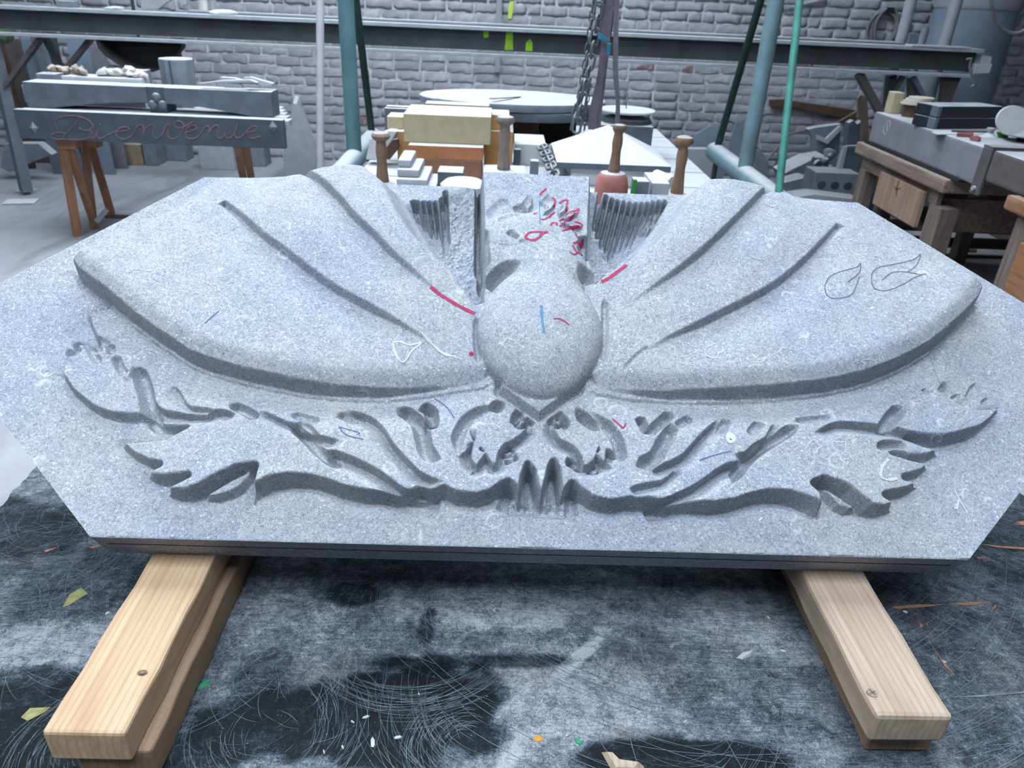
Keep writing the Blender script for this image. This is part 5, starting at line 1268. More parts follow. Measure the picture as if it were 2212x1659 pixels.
# turned discs
def disc(name, label, pxl, pxr, pyc, py_front, zc_, th, mat):
    a, b, fr = atz(pxl, pyc, zc_), atz(pxr, pyc + 6, zc_), atz((pxl + pxr) / 2, py_front, zc_)
    r = (b[0] - a[0]) / 2; c = ((a[0] + b[0]) / 2, fr[1] + r, zc_)
    g = G(c); g.lathe([(r * 0.985, c[2] - th), (r, c[2] - th + 0.006), (r, c[2] - 0.005), (r * 0.99, c[2])], (c[0], c[1], 0), 56)
    q = 0.62                                    # the tops are oval, longer along the wall
    c = (c[0], fr[1] + r * q, c[2]); g.o = np.zeros(3); g.v = [np.array([p[0], p[1] * q, p[2]]) for p in g.v]
    return tag(g.build(name, mat, None, True, c), label, 'stone disc'), c, r
y_d = 4.05
wood_o, zwb = item('crate_and_gap', 'brown wooden crate under the round stone tops', 'crate', 1110, 1165, 254, 296, 3.62, 0.5, 'brown_dark', BZ + E1)
blk_o, _ = item('crate_and_gap', 'black box standing in for the dark gap under the round stone tops, right', 'crate', 1166, 1245, 256, 292, 3.66, 0.5, 'black_void', BZ + E1)  # black box in place of the gap; its shade is put into the colour
zd = zwb + 0.05
(d1, c1, r1) = disc('stone_disc', 'front large round stone top powdered white with dust', 985, 1290, 236, 246, zd, 0.045, 'stone_dark')
(d2, c2, r2) = disc('stone_disc', 'rear large round stone top lying on the front one', 897, 1308, 212, 226, zd + 0.045, 0.04, 'stone_dusty')
tag(G().bar(aty(1060, 213, 3.45), aty(1122, 209, 3.7), 0.02, 0.006).build('lath', 'wood_board'), 'thin dark lath lying on the round stone top', 'lath')
# turntable
x0, x1, zb_, zt_ = face(1292, 1410, 272, 310, 3.25)
tt = thing('turntable', 'dusty round turntable on a grey stone block', 'turntable', ((x0 + x1) / 2, 3.4, BZ))
part(G().box(x0, x1, 3.25, 3.52, BZ + E1, zt_, 0.004), 'block', 'stone_dark', tt)
cxx = aty(1355, 240, 3.4)[0]; ztp = aty(1355, 246, 3.22)[2]
part(G().lathe([(0.14, zt_ + 0.001), (0.13, zt_ + 0.02), (0.09, zt_ + 0.03), (0.085, ztp - 0.02), (0.10, ztp - 0.013)], (cxx, 3.4, 0), 24), 'hub', 'steel_dark', tt, True)
rt_ = (aty(1417, 240, 3.4)[0] - aty(1296, 240, 3.4)[0]) / 2
part(G().lathe([(rt_ * 0.98, ztp - 0.012), (rt_, ztp - 0.008), (rt_, ztp - 0.003), (rt_ * 0.98, ztp)], (cxx, 3.4, 0), 40), 'plate', 'plaster_white', tt, True)
part(G().tube([(cxx - 0.005, 3.42, ztp), (cxx - 0.003, 3.42, ztp + 0.08)], 0.003, 6), 'spindle', 'steel_grey', tt)
# pyramid cap
PF = 2.62
a, b = aty(1203, 349, PF), aty(1450, 362, PF); zt_ = 0.5 * (a[2] + b[2]); zb_ = zt_ - 0.036; xa, xb = a[0], b[0]; wd = xb - xa
x0, x1, z0_, z1_ = face(1233, 1405, 366, 392, PF + 0.03)
ub, zu = item('plaster_block', 'white block carrying the pyramid-shaped cap stone', 'block', 1233, 1405, 366, 392, PF + 0.03, 0.34, 'plaster_white', BZ + E1)
cap = thing('pyramid_cap', 'low pyramid-shaped cap stone whitened with dust', 'cap stone', ((xa + xb) / 2, PF + 0.3, zu + E1))
zc0 = zu + E1; zc1 = zt_
dep = 0.47; apx = aty(1312, 272, PF + 0.34)
rect = [(xa, PF), (xb, PF), (xb, PF + dep), (xa, PF + dep)]
part(G().prism(rect, zc0, zc1), 'rim', 'stone_dark', cap, bevel=0.003)
v = [(p[0] * 1.0, p[1], zc1 + 0.0005) for p in rect] + [((xa + xb) / 2 - 0.01, PF + dep * 0.5, zc1 + 0.135)]
part(G().add(v, [(0, 1, 4), (1, 2, 4), (2, 3, 4), (3, 0, 4), (3, 2, 1, 0)]), 'pyramid', 'plaster_white', cap)
# mallets
def mallet(label, cx, y, ptop, pbot, head_mat=None, warm=False, hw_=None, base=None):
    top_ = aty(cx, ptop, y); bot = aty(cx, pbot, y); H = top_[2] - bot[2]; x_ = top_[0]; zb_ = base if base is not None else bot[2]
    o = thing('mallet', label, 'mallet', (x_, y, BZ)); k = 0.030 * (y + 0.8) / 3.1
    return o, x_, H, bot[2], top_[2], k
def handle(o, x_, y, z0, z1, k, mat, lean=0.0, round_=True):
    H = z1 - z0
    pr = [(0.85, 0.0), (0.92, 0.02), (0.86, 0.10), (0.72, 0.30), (0.66, 0.45), (0.78, 0.60), (0.72, 0.72), (0.62, 0.80)]
    pr += [(0.88, 0.83), (1.22, 0.87), (1.28, 0.915), (1.08, 0.965), (0.55, 0.99), (0.05, 1.0)] if round_ else [(0.72, 0.84), (0.95, 0.89), (1.0, 0.95), (0.88, 0.985), (0.5, 1.0)]
    g = G(); g.lathe([(r * k, z0 + H * t) for r, t in pr], (0, 0, 0), 18)
    g.v = [np.array([p[0] + x_ + lean * (p[2] - z0), p[1] + y, p[2]]) for p in g.v]
    return part(g, 'handle', mat, o, True)
for lb, cx, y, pt, pb, mt in (('wooden mallet with a round knob standing behind the left wing', 822, 2.35, 283, 420, 'wood_handle_warm'), ('grey wooden mallet handle with a round knob behind the neck block', 1092, 2.55, 248, 366, 'wood_handle'), ('warm brown wooden mallet with a round knob behind the right wing', 1480, 2.35, 292, 425, 'wood_handle_warm')):
    o, x_, H, zb_, zt_, k = mallet(lb, cx, y, pt, pb)
    zb_ = BZ + 0.05 if cx != 1092 else zb_
    handle(o, x_, y, zb_ - (0.0 if cx != 1092 else 0), zt_, k, mt, 0.0)
    if cx != 1092:
        part(G().lathe([(0.045, BZ + E1), (0.055, BZ + 0.015), (0.052, BZ + 0.045), (0.03, BZ + 0.052)], (x_, y, 0), 20), 'mallet_head', 'mallet_red' if cx > 1200 else 'wood_handle', o, True)
    else:
        part(G().box(x_ - 0.09, x_ + 0.10, y - 0.06, y + 0.10, BZ + E1, zb_ - 0.0005, 0.006), 'stone_foot', 'plaster_white', o)
o, x_, H, zb_, zt_, k = mallet('mallet with a reddish dusty head and dented wooden handle behind the crest', 1335, 2.12, 268, 372)
handle(o, x_ + 0.002, 2.12, zb_, zt_, k * 0.92, 'wood_handle_warm', 0.03, False)
hwid = (aty(1368, 400, 2.05)[0] - aty(1294, 400, 2.05)[0]) / 2; zhb = BZ + E1
part(G().lathe([(hwid * 1.02, zhb), (hwid * 1.05, zhb + 0.03), (hwid * 0.98, zb_ - 0.05), (hwid * 0.9, zb_ - 0.02), (hwid * 0.72, zb_ - 0.003), (hwid * 0.3, zb_ + 0.002)], (x_, 2.12, 0), 28), 'mallet_head', 'mallet_red', o, True)
# moulding, boards and crumbs
P = [(846, 398), (940, 398), (935, 385), (915, 372), (905, 366), (880, 358), (850, 353), (838, 353)]
YM = 2.20
A_ = [aty(p[0], p[1], YM) for p in P]; zlow = BZ + E1
mo = thing('moulding_stone', 'stepped white-dusted moulding stone behind the left wing', 'moulding', (A_[0][0], YM, BZ))
x0, x1 = A_[0][0] + 0.015, A_[1][0]
zs_ = [zlow] + list(np.linspace(zlow + 0.06, aty(880, 356, YM)[2], 4))
for k in range(4):
    part(G().box(x0, x1 - 0.035 * k, YM + 0.03 * k, YM + 0.30, zs_[k] + (E1 if k else 0), zs_[k + 1], 0.008), 'step', 'stone_pale' if k else 'stone_dark', mo)
item('dark_stone', 'speckled dark stone between moulding and terracotta blocks', 'stone block', 945, 1000, 372, 400, 2.30, 0.12, 'stone_dark', BZ + E1)
a = aty(1000, 392, 2.08); tag(G((a[0], 2.1, BZ)).lathe([(0.09, BZ + E1), (0.09, a[2] - 0.02), (0.07, a[2] - 0.004), (0.02, a[2])], (a[0], 2.12, 0), 20).build('plaster_dome', 'plaster_white', None, True, (a[0], 2.1, BZ)), 'small domed plaster piece left of the neck block', 'plaster')
item('plaster_board', 'white board lying in front of the round stone tops', 'board', 1112, 1180, 312, 322, 3.05, 0.3, 'plaster_white', BZ + E1)
o, _ = item('stone_crumb', 'small grey stone block on the white bench beside the pyramid cap', 'stone block', 1146, 1164, 348, 359, 2.72, 0.05, 'stone_dusty', BZ + E1)
item('stone_crumb', 'little dark stone beside the mallet on the bench', 'stone block', 1110, 1125, 323, 331, 2.98, 0.04, 'stone_deep', BZ + E1)
o, _ = item('stone_crumb', 'rough white crumbled stone left of the pyramid cap', 'stone block', 1186, 1200, 312, 322, 3.3, 0.05, 'plaster_white', BZ + E1, 0.006, 0.3, 0.01)
P = [(790, 345), (800, 300), (840, 282), (858, 284), (846, 305), (815, 345)]
tag(G().slabpoly([aty(p[0], p[1], 2.9) for p in P], (0, 0.08, 0.0)).build('white_stone', 'plaster_white', bevel=0.005), 'white broken stone leaning left of the sandstone pile', 'stone block')
tag(G().slabpoly([aty(p[0], p[1], 2.86) for p in [(815, 345), (848, 302), (860, 300), (862, 320), (842, 345)]], (0, 0.03, 0.0)).build('brown_stone', 'brown_dark', bevel=0.004), 'dark brown wedge between white stone and sandstone pile', 'stone block')
item('metal_box', 'small grey box right of the red mallet', 'box', 1370, 1402, 392, 418, 2.12, 0.08, 'stone_dusty', BZ + E1)
item('stone_block', 'white-topped stone block behind the right wing, beside the grey box', 'stone block', 1408, 1446, 396, 420, 2.15, 0.2, 'stone_pale', BZ + E1)
tag(G().tube([aty(1418, 380, 2.55), aty(1455, 395, 2.4)], 0.028, 12).build('plaster_roll', 'plaster_white', None, True), 'white rounded bar poking out below the cap stone', 'bar')
a = aty(1371, 400, 2.08); tag(G().box(a[0] - 0.008, a[0] + 0.008, 2.08, 2.095, BZ + E1, a[2] + 0.02, 0.002).build('green_marker', 'green_plastic'), 'green marker between red mallet and grey box', 'marker')
# sheets and stones behind the right foot of the crane
def wallsheet(name, label, P, y, mat, th=0.04, cat='stone slab'):
    return tag(G().slabpoly([aty(p[0], p[1], y) for p in P], (0, th, 0)).build(name, mat, bevel=0.004), label, cat)
wallsheet('stone_sheet', 'blue grey pointed stone sheet behind the right crane foot', [(1496, 322), (1500, 292), (1535, 272), (1562, 284), (1566, 322), (1560, 420), (1500, 420)], 6.2, 'tank_blue')
wallsheet('stone_sheet', 'pale block of stone under the blue grey sheet', [(1484, 322), (1540, 322), (1540, 420), (1484, 420)], 5.95, 'stone_pale', 0.1)
wallsheet('stone_sheet', 'tall grey sheet leaning between the crane legs', [(1578, 300), (1592, 262), (1605, 262), (1604, 420), (1580, 420)], 6.5, 'tank_blue')
wallsheet('stone_sheet', 'grey rounded sheet right of the crane post', [(1632, 322), (1648, 330), (1662, 352), (1664, 410), (1630, 410)], 6.2, 'stone_dusty')
wallsheet('iron_bar', 'dark iron angle bar fixed across the brick wall, right', [(1664, 216), (1706, 214), (1712, 218), (1850, 238), (1850, 260), (1780, 246), (1700, 230), (1666, 232)], 6.86, 'brown_dark', 0.05, 'iron bar')
tag(G().tube([aty(1600, 410, 6.55), aty(1706, 290, 6.7), aty(1760, 277, 6.75), aty(1815, 262, 6.74), aty(1852, 240, 6.78)], 0.012, 7).build('stick', 'wood_post', None, True), 'thin wooden stick leaning across the right brick wall', 'stick')
wallsheet('plank', 'upright pale plank leaning beside the right bench', [(1853, 212), (1860, 205), (1874, 208), (1878, 300), (1874, 396), (1858, 396), (1862, 260), (1854, 256)], 5.7, 'wood_post', 0.03, 'plank')
wallsheet('broken_slab', 'broken grey stone slab with raised edge leaning on the right wall', [(1746, 280), (1760, 276), (1818, 268), (1812, 330), (1806, 362), (1768, 372), (1755, 348), (1757, 300)], 6.1, 'stone_dusty', 0.09)
wallsheet('broken_slab', 'grey stone strip lying against the broken slab', [(1765, 292), (1785, 300), (1815, 272), (1822, 276), (1788, 312), (1766, 302)], 6.04, 'stone_pale', 0.04)
wallsheet('broken_slab', 'dark grey stone with a notched top near the right bench', [(1828, 318), (1834, 266), (1844, 260), (1852, 268), (1862, 262), (1868, 270), (1866, 312)], 5.9, 'stone_dark', 0.08)
wallsheet('broken_slab', 'square grey stone panel leaning by the right bench', [(1818, 375), (1832, 316), (1884, 314), (1882, 378)], 5.5, 'stone_dark', 0.06)
wallsheet('broken_slab', 'narrow pale stone edge beside the square panel', [(1806, 378), (1824, 318), (1832, 316), (1818, 376)], 5.48, 'stone_pale', 0.05)
a = aty(1700, 372, 5.7); b = aty(1800, 350, 5.9)
tag(G().slabpoly([aty(p[0], p[1], 5.8) for p in [(1692, 376), (1752, 346), (1790, 340), (1792, 360), (1752, 376), (1700, 400)]], (0, 0.3, 0)).build('stone_slab', 'stone_dusty', bevel=0.006), 'sloping grey slab on the floor below the broken slab', 'stone block')
def ornament():
    c = aty(1790, 345, 5.75); g = G(c)
    for k in range(9): g.lump(c + np.array([random.uniform(-0.10, 0.10), random.uniform(-0.03, 0.03), random.uniform(-0.09, 0.09)]), 0.045, 0.04, 0.035, 60 + k, 0.4)
    return tag(g.build('carved_fragment', 'stone_dusty', None, True, tuple(c)), 'knobbly carved stone fragment lying on the sloping slab', 'carving')
ornament()
x0, x1, zb_, zt_ = face(1757, 1852, 374, 432, 5.3)
hb = thing('hollow_block', 'grey concrete block pierced with rows of round holes', 'concrete block', ((x0 + x1) / 2, 5.4, 0))
part(G().box(x0, x1, 5.3, 5.55, 0.001, zt_, 0.006), 'block', 'stone_dusty', hb)
for i in range(3):
    for j in range(2):
        part(G().lathe([(0.034, -0.004), (0.034, 0.002)], (x0 + (x1 - x0) * (0.18 + 0.3 * i), 5.299, zt_ - 0.10 - 0.13 * j), 16, 'Y'), 'hole', 'steel_dark', hb)
wallsheet('stone_slab', 'flat dusty slabs on the floor before the pierced block', [(1700, 428), (1760, 420), (1860, 432), (1860, 460), (1700, 450)], 5.1, 'stone_pale', 0.2)
wallsheet('stone_slab', 'dark rounded stone on the floor beside the pierced block', [(1694, 395), (1740, 384), (1756, 388), (1754, 412), (1720, 420), (1694, 425)], 5.55, 'stone_dusty', 0.2)
# ================================================================== right side: benches, case, tank, poles
BX = 2.40
far_t, far_b, nr_t, nr_b = atx(1889, 246, BX), atx(1895, 306, BX), atx(2128, 312, BX), atx(2086, 402, BX)
yF, yN = far_t[1], nr_t[1]
RZ = 0.5 * (far_t[2] + nr_t[2]); RB = 0.5 * (far_b[2] + nr_b[2])
mat_plain('bench_stone', (134, 132, 142), 0.85, 0.2, 7, dust=0.9)
mat_plain('bench_stone_dark', (92, 86, 86), 0.85, 0.3, 7, dust=0.8)
rb_ = thing('stone_topped_bench', 'wooden bench with a thick grey stone top and a drawer, right', 'workbench', (BX + 0.4, (yF + yN) / 2, 0))
part(G().box(BX, BX + 0.95, yN, yF, RB, RZ, 0.012), 'stone_top', 'bench_stone', rb_)
g = G(); cc = atx(1916, 275, BX); g.tube([(BX - 0.0005, cc[1] + 0.042 * math.cos(a), cc[2] + 0.042 * math.sin(a)) for a in np.linspace(0, 2 * math.pi, 20)[:-1]], 0.0022, 5, True); g.bar((BX - 0.0005, cc[1] - 0.016, cc[2] - 0.02), (BX - 0.0005, cc[1] + 0.012, cc[2] + 0.03), 0.004, 0.004); part(g, 'chalk_ring', 'stone_pale', rb_)
wt = atx(1872, 306, BX - 0.05); wn = atx(2092, 400, BX - 0.05)
WZ = RB - 0.012; part(G().box(BX - 0.05, BX + 0.9, atx(2046, 380, BX - 0.05)[1], yF + 0.05, WZ - 0.075, WZ, 0.012), 'wooden_top', 'wood_bench', rb_)
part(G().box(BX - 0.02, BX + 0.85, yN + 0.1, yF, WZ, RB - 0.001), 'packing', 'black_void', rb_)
zr0 = WZ - 0.076; yl = atx(2046, 400, BX)[1]
part(G().box(BX, BX + 0.03, yl + 0.05, yF, zr0 - 0.09, zr0, 0.003), 'apron', 'wood_bench', rb_)
part(G().box(BX - 0.005, BX + 0.085, yF - 0.09, yF, 0.0, zr0 - 0.0905, 0.005), 'leg', 'wood_post', rb_)
yq = atx(2010, 480, BX)[1]
part(G().box(BX - 0.005, BX + 0.10, yq - 0.075, yq + 0.055, 0.0, zr0 - 0.0905, 0.005), 'leg', 'wood_post', rb_)
part(G().box(BX + 0.8, BX + 0.88, yq - 0.06, yq + 0.04, 0.0, zr0 - 0.001, 0.005), 'leg', 'wood_post', rb_)
part(G().box(BX + 0.8, BX + 0.88, yF - 0.09, yF, 0.0, zr0 - 0.001, 0.005), 'leg', 'wood_post', rb_)
ya, yb_ = atx(1990, 440, BX - 0.03)[1], atx(1893, 410, BX - 0.03)[1]; zt_ = atx(1900, 368, BX - 0.03)[2]; zb_ = atx(1975, 492, BX - 0.03)[2]
dr = part(G().box(BX - 0.035, BX - 0.01, ya, yb_, zb_, zt_, 0.004), 'drawer', 'wood_drawer', rb_); dr['label'] = 'pinkish wooden drawer front'
kc = atx(1937, 408, BX - 0.036)
for dv in ((0, 0.0), ):
    g = G(rb_.location)
    for a in (0.2, 1.6, 2.9, 4.0): g.bar((BX - 0.036, kc[1], kc[2]), (BX - 0.036, kc[1] + 0.04 * math.cos(a), kc[2] + 0.05 * math.sin(a)), 0.006, 0.003)
    g.lathe([(0.010, -0.006), (0.008, 0.0)], (BX - 0.033, kc[1], kc[2]), 10, 'X'); k_ = g.build('star_knot', 'brown_dark', dr); k_.location = (0, 0, 0)
part(G().box(BX, BX + 0.8, ya + 0.02, yb_ - 0.02, zb_ - 0.02, zb_ + 0.0), 'drawer_floor', 'wood_bench_x', rb_)
part(G().box(BX + 0.02, BX + 0.7, ya - 0.05, ya - 0.012, zb_, zt_ - 0.02), 'drawer_runner', 'wood_bench', rb_)
# dark iron clamp hanging over the near end
c0, c1 = atx(2118, 312, BX - 0.02), atx(2085, 412, BX - 0.02)
cl = thing('iron_strap', 'rusty iron strap hanging over the near end of the stone top', 'iron bar', c1)
part(G().box(BX - 0.02, BX - 0.003, c0[1] - 0.11, c0[1] - 0.03, c1[2], RZ + 0.01, 0.004), 'strap', 'steel_brown', cl)
part(G().box(BX - 0.02, BX + 0.5, c0[1] - 0.11, c0[1] - 0.03, RZ + 0.011, RZ + 0.02, 0.002), 'top_plate', 'steel_brown', cl)
part(G().lathe([(0.012, -0.012), (0.012, 0.0)], (BX - 0.0205, c0[1] - 0.07, c1[2] + 0.03), 10, 'X'), 'bolt', 'steel_light', cl)
# crate slats in the shade beneath and behind
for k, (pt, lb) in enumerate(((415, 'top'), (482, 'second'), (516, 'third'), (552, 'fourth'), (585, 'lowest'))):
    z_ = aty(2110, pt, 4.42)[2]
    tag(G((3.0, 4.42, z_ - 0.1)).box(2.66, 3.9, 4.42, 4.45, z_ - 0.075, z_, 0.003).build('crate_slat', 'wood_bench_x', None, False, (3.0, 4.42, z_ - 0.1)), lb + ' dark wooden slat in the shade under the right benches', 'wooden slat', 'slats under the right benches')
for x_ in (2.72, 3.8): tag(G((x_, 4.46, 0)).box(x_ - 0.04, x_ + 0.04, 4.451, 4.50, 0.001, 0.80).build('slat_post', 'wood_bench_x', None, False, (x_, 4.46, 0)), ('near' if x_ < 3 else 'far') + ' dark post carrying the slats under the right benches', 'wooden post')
a = aty(2098, 543, 4.38); tag(G((a[0], 4.38, a[2])).lathe([(0.004, -0.05), (0.016, -0.045), (0.016, 0.045), (0.004, 0.05)], (a[0], 4.40, a[2]), 12, 'X').build('bottle', 'plaster_white', None, True, (a[0], 4.38, a[2])), 'small shiny white bottle lying between the dark slats', 'bottle')
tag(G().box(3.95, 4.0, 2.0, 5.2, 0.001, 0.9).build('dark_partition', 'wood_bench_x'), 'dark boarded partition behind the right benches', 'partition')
# second bench, nearer
B2 = 2.38
t0, t1 = atx(2140, 322, B2), atx(2212, 350, B2); b0 = atx(2128, 392, B2)
r2b = thing('stone_topped_bench', 'rough brown stone-topped bench cut off by the right edge', 'workbench', (B2 + 0.4, 2.4, 0))
Z2 = t0[2]; Z2b = b0[2]; y2 = t0[1] - 0.03
part(G().box(B2, B2 + 0.9, 1.7, y2, Z2b, Z2, 0.014), 'stone_top', 'bench_stone_dark', r2b)
w0 = atx(2173, 425, B2 - 0.04); w1 = atx(2180, 452, B2 - 0.04)
part(G().box(B2 - 0.04, B2 + 0.9, 1.7, w0[1], w1[2] - 0.01, Z2b - 0.004, 0.014), 'wooden_top', 'wood_orange', r2b)
l0 = atx(2195, 520, B2)
part(G().box(B2, B2 + 0.09, l0[1] - 0.05, l0[1] + 0.05, 0, w1[2] - 0.011, 0.004), 'leg', 'wood_post', r2b)
part(G().box(B2 + 0.8, B2 + 0.88, l0[1] - 0.05, l0[1] + 0.05, 0, w1[2] - 0.011, 0.004), 'leg', 'wood_post', r2b)
part(G().box(B2 - 0.02, B2 + 0.005, 1.75, l0[1] - 0.06, w1[2] - 0.42, w1[2] - 0.12, 0.004), 'drawer', 'wood_orange', r2b)
part(G().box(B2, B2 + 0.09, 1.7, 1.78, 0, w1[2] - 0.011, 0.004), 'leg', 'wood_post', r2b)
part(G().box(B2 + 0.8, B2 + 0.88, 1.7, 1.78, 0, w1[2] - 0.011, 0.004), 'leg', 'wood_post', r2b)
# things on the stone top
ZR = RZ + 0.0012
def rz(px, py): return atz(px, py, ZR)
c = [rz(1980, 262), rz(2013, 278), rz(2148, 277), rz(2160, 262)]
p0, p1 = rz(2015, 279), rz(2152, 278); ang = math.atan2(p1[1] - p0[1], p1[0] - p0[0]); Lc = np.linalg.norm(p1 - p0)
case = thing('tool_case', 'dark navy plastic tool case dusted white on its lid', 'tool case', tuple(p0), rotz=ang)
Hc = aty(2080, 229, (p0[1] + p1[1]) / 2)[2] - ZR; Dc = 0.17
def cpart(name, b, mat, bev=0.006): return G().box(*b, bev).build(name, mat, case)
cpart('base', (0, Lc, 0, Dc, 0, Hc * 0.48), 'case_navy'); cpart('lid', (0, Lc, 0, Dc, Hc * 0.52, Hc), 'case_navy'); cpart('seam', (0.006, Lc - 0.006, 0.006, Dc - 0.006, Hc * 0.48, Hc * 0.52), 'black_void', 0)
cpart('corner_trim', (-0.004, 0.022, -0.004, 0.05, 0.001, Hc * 0.47), 'case_trim', 0.004); cpart('corner_trim', (-0.004, 0.022, -0.004, 0.05, Hc * 0.53, Hc * 0.99), 'case_trim', 0.004)
def pin(name, label, cat, pts, th, mat, h=0.0, bev=0.0):
    P = [rz(*p) for p in pts]; c = sum(P) / len(P); g = G(c)
    g.prism([(p[0], p[1]) for p in P], ZR + h, ZR + h + th); return tag(g.build(name, mat, None, False, tuple(c), bev), label, cat)
o = pin('paper_sheet', 'white sheet lying under the tool case', 'paper', [(2024, 291), (2012, 286), (2030, 283), (2140, 282), (2150, 286), (2120, 290)], 0.002, 'plaster_white')
pin('steel_rule', 'dark steel straightedge in front of the tool case', 'ruler', [(2055, 286), (2055, 283), (2140, 284), (2142, 288)], 0.008, 'steel_dark', 0.003)
pin('chisel', 'chisel with a red handle on the bench stone', 'chisel', [(2066, 295), (2066, 292), (2098, 291), (2102, 295), (2098, 297)], 0.014, 'red_plastic', 0.001)
pin('chisel', 'second chisel with a red handle near the bench corner', 'chisel', [(2096, 303), (2094, 300), (2110, 299), (2118, 303), (2112, 306)], 0.014, 'red_plastic', 0.001)
pb = rz(1932, 246); x0, x1, zb_, zt_ = face(1928, 1950, 200, 246, pb[1])
tag(G((x0, pb[1], ZR)).box(x0, x1, pb[1], pb[1] + 0.09, ZR, zt_, 0.006).build('wood_block', 'sandstone', None, False, (x0, pb[1], ZR)), 'upright beige block at the far corner of the bench stone', 'block')
def rolls():
    c = rz(1965, 252); g = thing('abrasive_discs', 'stack of pale abrasive discs beside the tool case', 'abrasive discs', tuple(c))
    for k in range(4):
        part(G().lathe([(0.075, 0.0), (0.075, 0.010)], (c[0] + 0.012 * k, c[1] - 0.004 * k, ZR + 0.075 + 0.0115 * k), 22), 'disc', 'cream_rope', g, True)
    part(G().lathe([(0.05, 0.0), (0.045, 0.03), (0.05, 0.074)], (c[0], c[1], ZR), 18), 'core', 'brown_dark', g, True)
rolls()
c = rz(1992, 262); tag(G().slabpoly([aty(p[0], p[1], c[1] - 0.06) for p in [(1980, 232), (1990, 229), (2012, 238), (2010, 244), (1990, 238)]], (0, 0.02, 0)).build('green_tie', 'green_plastic', bevel=0.002), 'crumpled bright green strap hooked on the tool case', 'strap')
# white disc leaning behind, green label, grinder blade and base
cy_ = 2.95
c = aty(2188, 260, cy_ + 0.2); g = G(c); 
ring_ = [(c[0] + 0.085 * math.cos(a), c[1] + 0.02 * math.sin(a), c[2] + 0.068 * math.sin(a)) for a in np.linspace(0, 2 * math.pi, 29)[:-1]]
g.slabpoly(ring_, (0, 0.012, 0.0)); tag(g.build('felt_disc', 'plaster_white', None, False, tuple(c)), 'round white felt disc leaning beyond the tool case', 'disc')
def px3(pts, y): return [aty(p[0], p[1], y) for p in pts]
tag(G().slabpoly(px3([(2169, 257), (2182, 257), (2174, 290), (2160, 289)], rz(2166, 290)[1]), (0, 0.006, 0)).build('green_tag', 'green_plastic'), 'upright green plastic tag by the grinder blade', 'tag')
tag(G().slabpoly(px3([(2157, 286), (2178, 285), (2178, 298), (2160, 298)], rz(2166, 298)[1]), (0, 0.02, 0)).build('green_clip', 'green_plastic'), 'green plastic clip at the foot of the tag', 'clip')
gb = rz(2198, 305); gr = thing('grinder', 'angle grinder lying with its large grey blade upward at the right edge', 'grinder', (gb[0], gb[1], ZR))
part(G().lathe([(0.13, 0.030), (0.135, 0.034), (0.135, 0.037), (0.10, 0.040), (0.02, 0.042)], (gb[0] + 0.05, gb[1], ZR), 32), 'blade', 'steel_light', gr, True)
part(G().lathe([(0.05, 0.0), (0.05, 0.03)], (gb[0] + 0.05, gb[1], ZR), 20), 'gear_head', 'black_void', gr, True)
n0 = rz(2136, 296); nk = thing('steel_stamp', 'small steel knob on a flared base on the bench stone', 'stamp', (n0[0], n0[1], ZR))
part(G().lathe([(0.05, 0.0), (0.03, 0.012), (0.016, 0.02), (0.014, 0.035), (0.022, 0.037), (0.022, 0.048), (0.005, 0.05)], (n0[0], n0[1], ZR), 20), 'knob', 'steel_light', nk, True)
c0_, c1_ = aty(2162, 240, cy_ + 0.3), aty(2195, 236, cy_ + 0.5); tag(G().bar(c0_, c1_, 0.012, 0.008).build('pencil', 'wood_orange'), 'wooden pencil sticking out behind the tool case', 'pencil')
# tank, poles, hoses
TK = 5.75; a, b = aty(2052, 90, TK), aty(2222, 90, TK); r_ = (b[0] - a[0]) / 2
tk = thing('dust_tank', 'broad blue grey metal cylinder standing in the right corner', 'tank', ((a[0] + b[0]) / 2, TK + r_, 0))
part(G().lathe([(r_, 0.001), (r_, 1.0), (r_, 3.4)], ((a[0] + b[0]) / 2, TK + r_, 0), 40), 'shell', 'tank_blue', tk, True)
part(G().lathe([(r_ + 0.006, 1.62), (r_ + 0.012, 1.64), (r_ + 0.012, 1.70), (r_ + 0.006, 1.72)], ((a[0] + b[0]) / 2, TK + r_, 0), 40), 'band', 'pole_grey', tk, True)
for (px, py, rr2, lb, y_) in ((1956, 50, 0.042, 'thick grey pole standing behind the beam near the coiled hose', 5.35), (2052, 50, 0.046, 'thick grey pole standing in front of the blue grey tank', 5.35), (1997, 70, 0.028, 'thin grey pipe standing between the two poles', 5.5)):
    p = aty(px, py, y_); tag(G((p[0], y_, 0)).lathe([(rr2, 0.001), (rr2, 1.2), (rr2, 3.4 if rr2 > 0.03 else aty(px, 60, y_)[2])], (p[0], y_, 0), 18).build('pole', 'pole_grey', None, True, (p[0], y_, 0)), lb, 'pole')
x0, x1, zb_, zt_ = face(1962, 2000, 72, 102, 5.6); tag(G(((x0 + x1) / 2, 5.6, 0)).box(x0, x1, 5.6, 5.7, 0.001, zt_, 0.004).build('grey_box', 'tank_blue', None, False, ((x0 + x1) / 2, 5.6, 0)), 'flat grey box standing between the poles behind the beam', 'box')
hz = aty(1906, 58, Y1 - 0.06); ho = thing('hose_coil', 'coiled grey hose hung on the brick wall', 'hose', tuple(hz))
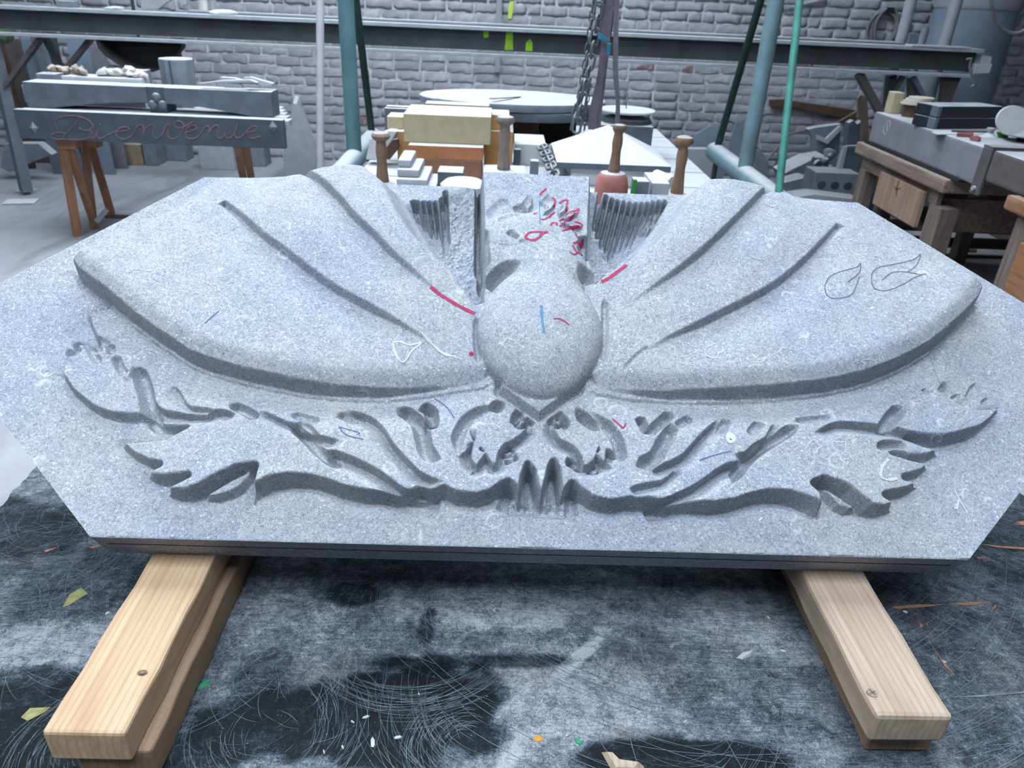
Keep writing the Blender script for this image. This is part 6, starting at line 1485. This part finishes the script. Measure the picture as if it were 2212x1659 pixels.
for k, (ra, rb2, dx, dz) in enumerate(((0.125, 0.155, 0, 0), (0.112, 0.168, 0.012, -0.012), (0.135, 0.15, -0.012, -0.02), (0.105, 0.16, 0.02, 0.0))):
    part(G().tube([(hz[0] + dx + ra * math.cos(t), hz[1] - 0.012 * k, hz[2] + dz + rb2 * math.sin(t)) for t in np.linspace(0, 2 * math.pi, 33)[:-1]], 0.012, 8, True), 'loop', 'hose_grey', ho, True)
part(G().tube([(hz[0] + 0.1, hz[1] - 0.03, hz[2] - 0.1), (hz[0] + 0.09, hz[1] - 0.03, hz[2] - 0.2), (hz[0] + 0.07, hz[1] - 0.03, hz[2] - 0.34)], 0.011, 8), 'tail', 'hose_grey', ho, True)
part(G().box(hz[0] - 0.02, hz[0] + 0.05, hz[1] - 0.05, hz[1] + 0.05, hz[2] + 0.13, hz[2] + 0.165), 'hook', 'green_dark', ho)
P = [(2140, -15), (2143, 15), (2152, 45), (2170, 66), (2190, 73), (2212, 66), (2240, 40)]
tag(G().tube(smooth_line(np.array([aty(p[0], p[1], 5.4) for p in P]), 5), 0.014, 8).build('hanging_hose', 'hose_grey', None, True), 'grey hose looping across the upper right corner', 'hose')
P = [(1610, -8), (1640, 4), (1672, 12), (1710, 14), (1745, 6), (1790, -4)]
tag(G().tube(smooth_line(np.array([aty(p[0], p[1], Y1 - 0.05) for p in P]), 5), 0.011, 7).build('wall_cable', 'cable_white', None, True), 'white cable sagging along the top of the brick wall', 'cable')
p = aty(1888, 340, 4.45); tag(G((p[0], p[1], 0)).lathe([(0.05, 0.001), (0.05, 0.62), (0.035, 0.66), (0.018, 0.72), (0.018, 0.80)], (p[0], p[1], 0), 18).build('gas_cylinder', 'steel_grey', None, True, (p[0], p[1], 0)), 'slim blue grey gas bottle standing beside the bench leg', 'gas bottle')
tag(G((3.3, 5.0, 0)).box(2.25, 2.34, 4.35, 4.5, 0.001, 0.28).build('wood_offcut', 'wood_orange', None, False, (3.3, 5.0, 0)), 'orange wood offcut on the floor below the gas bottle', 'wood block')
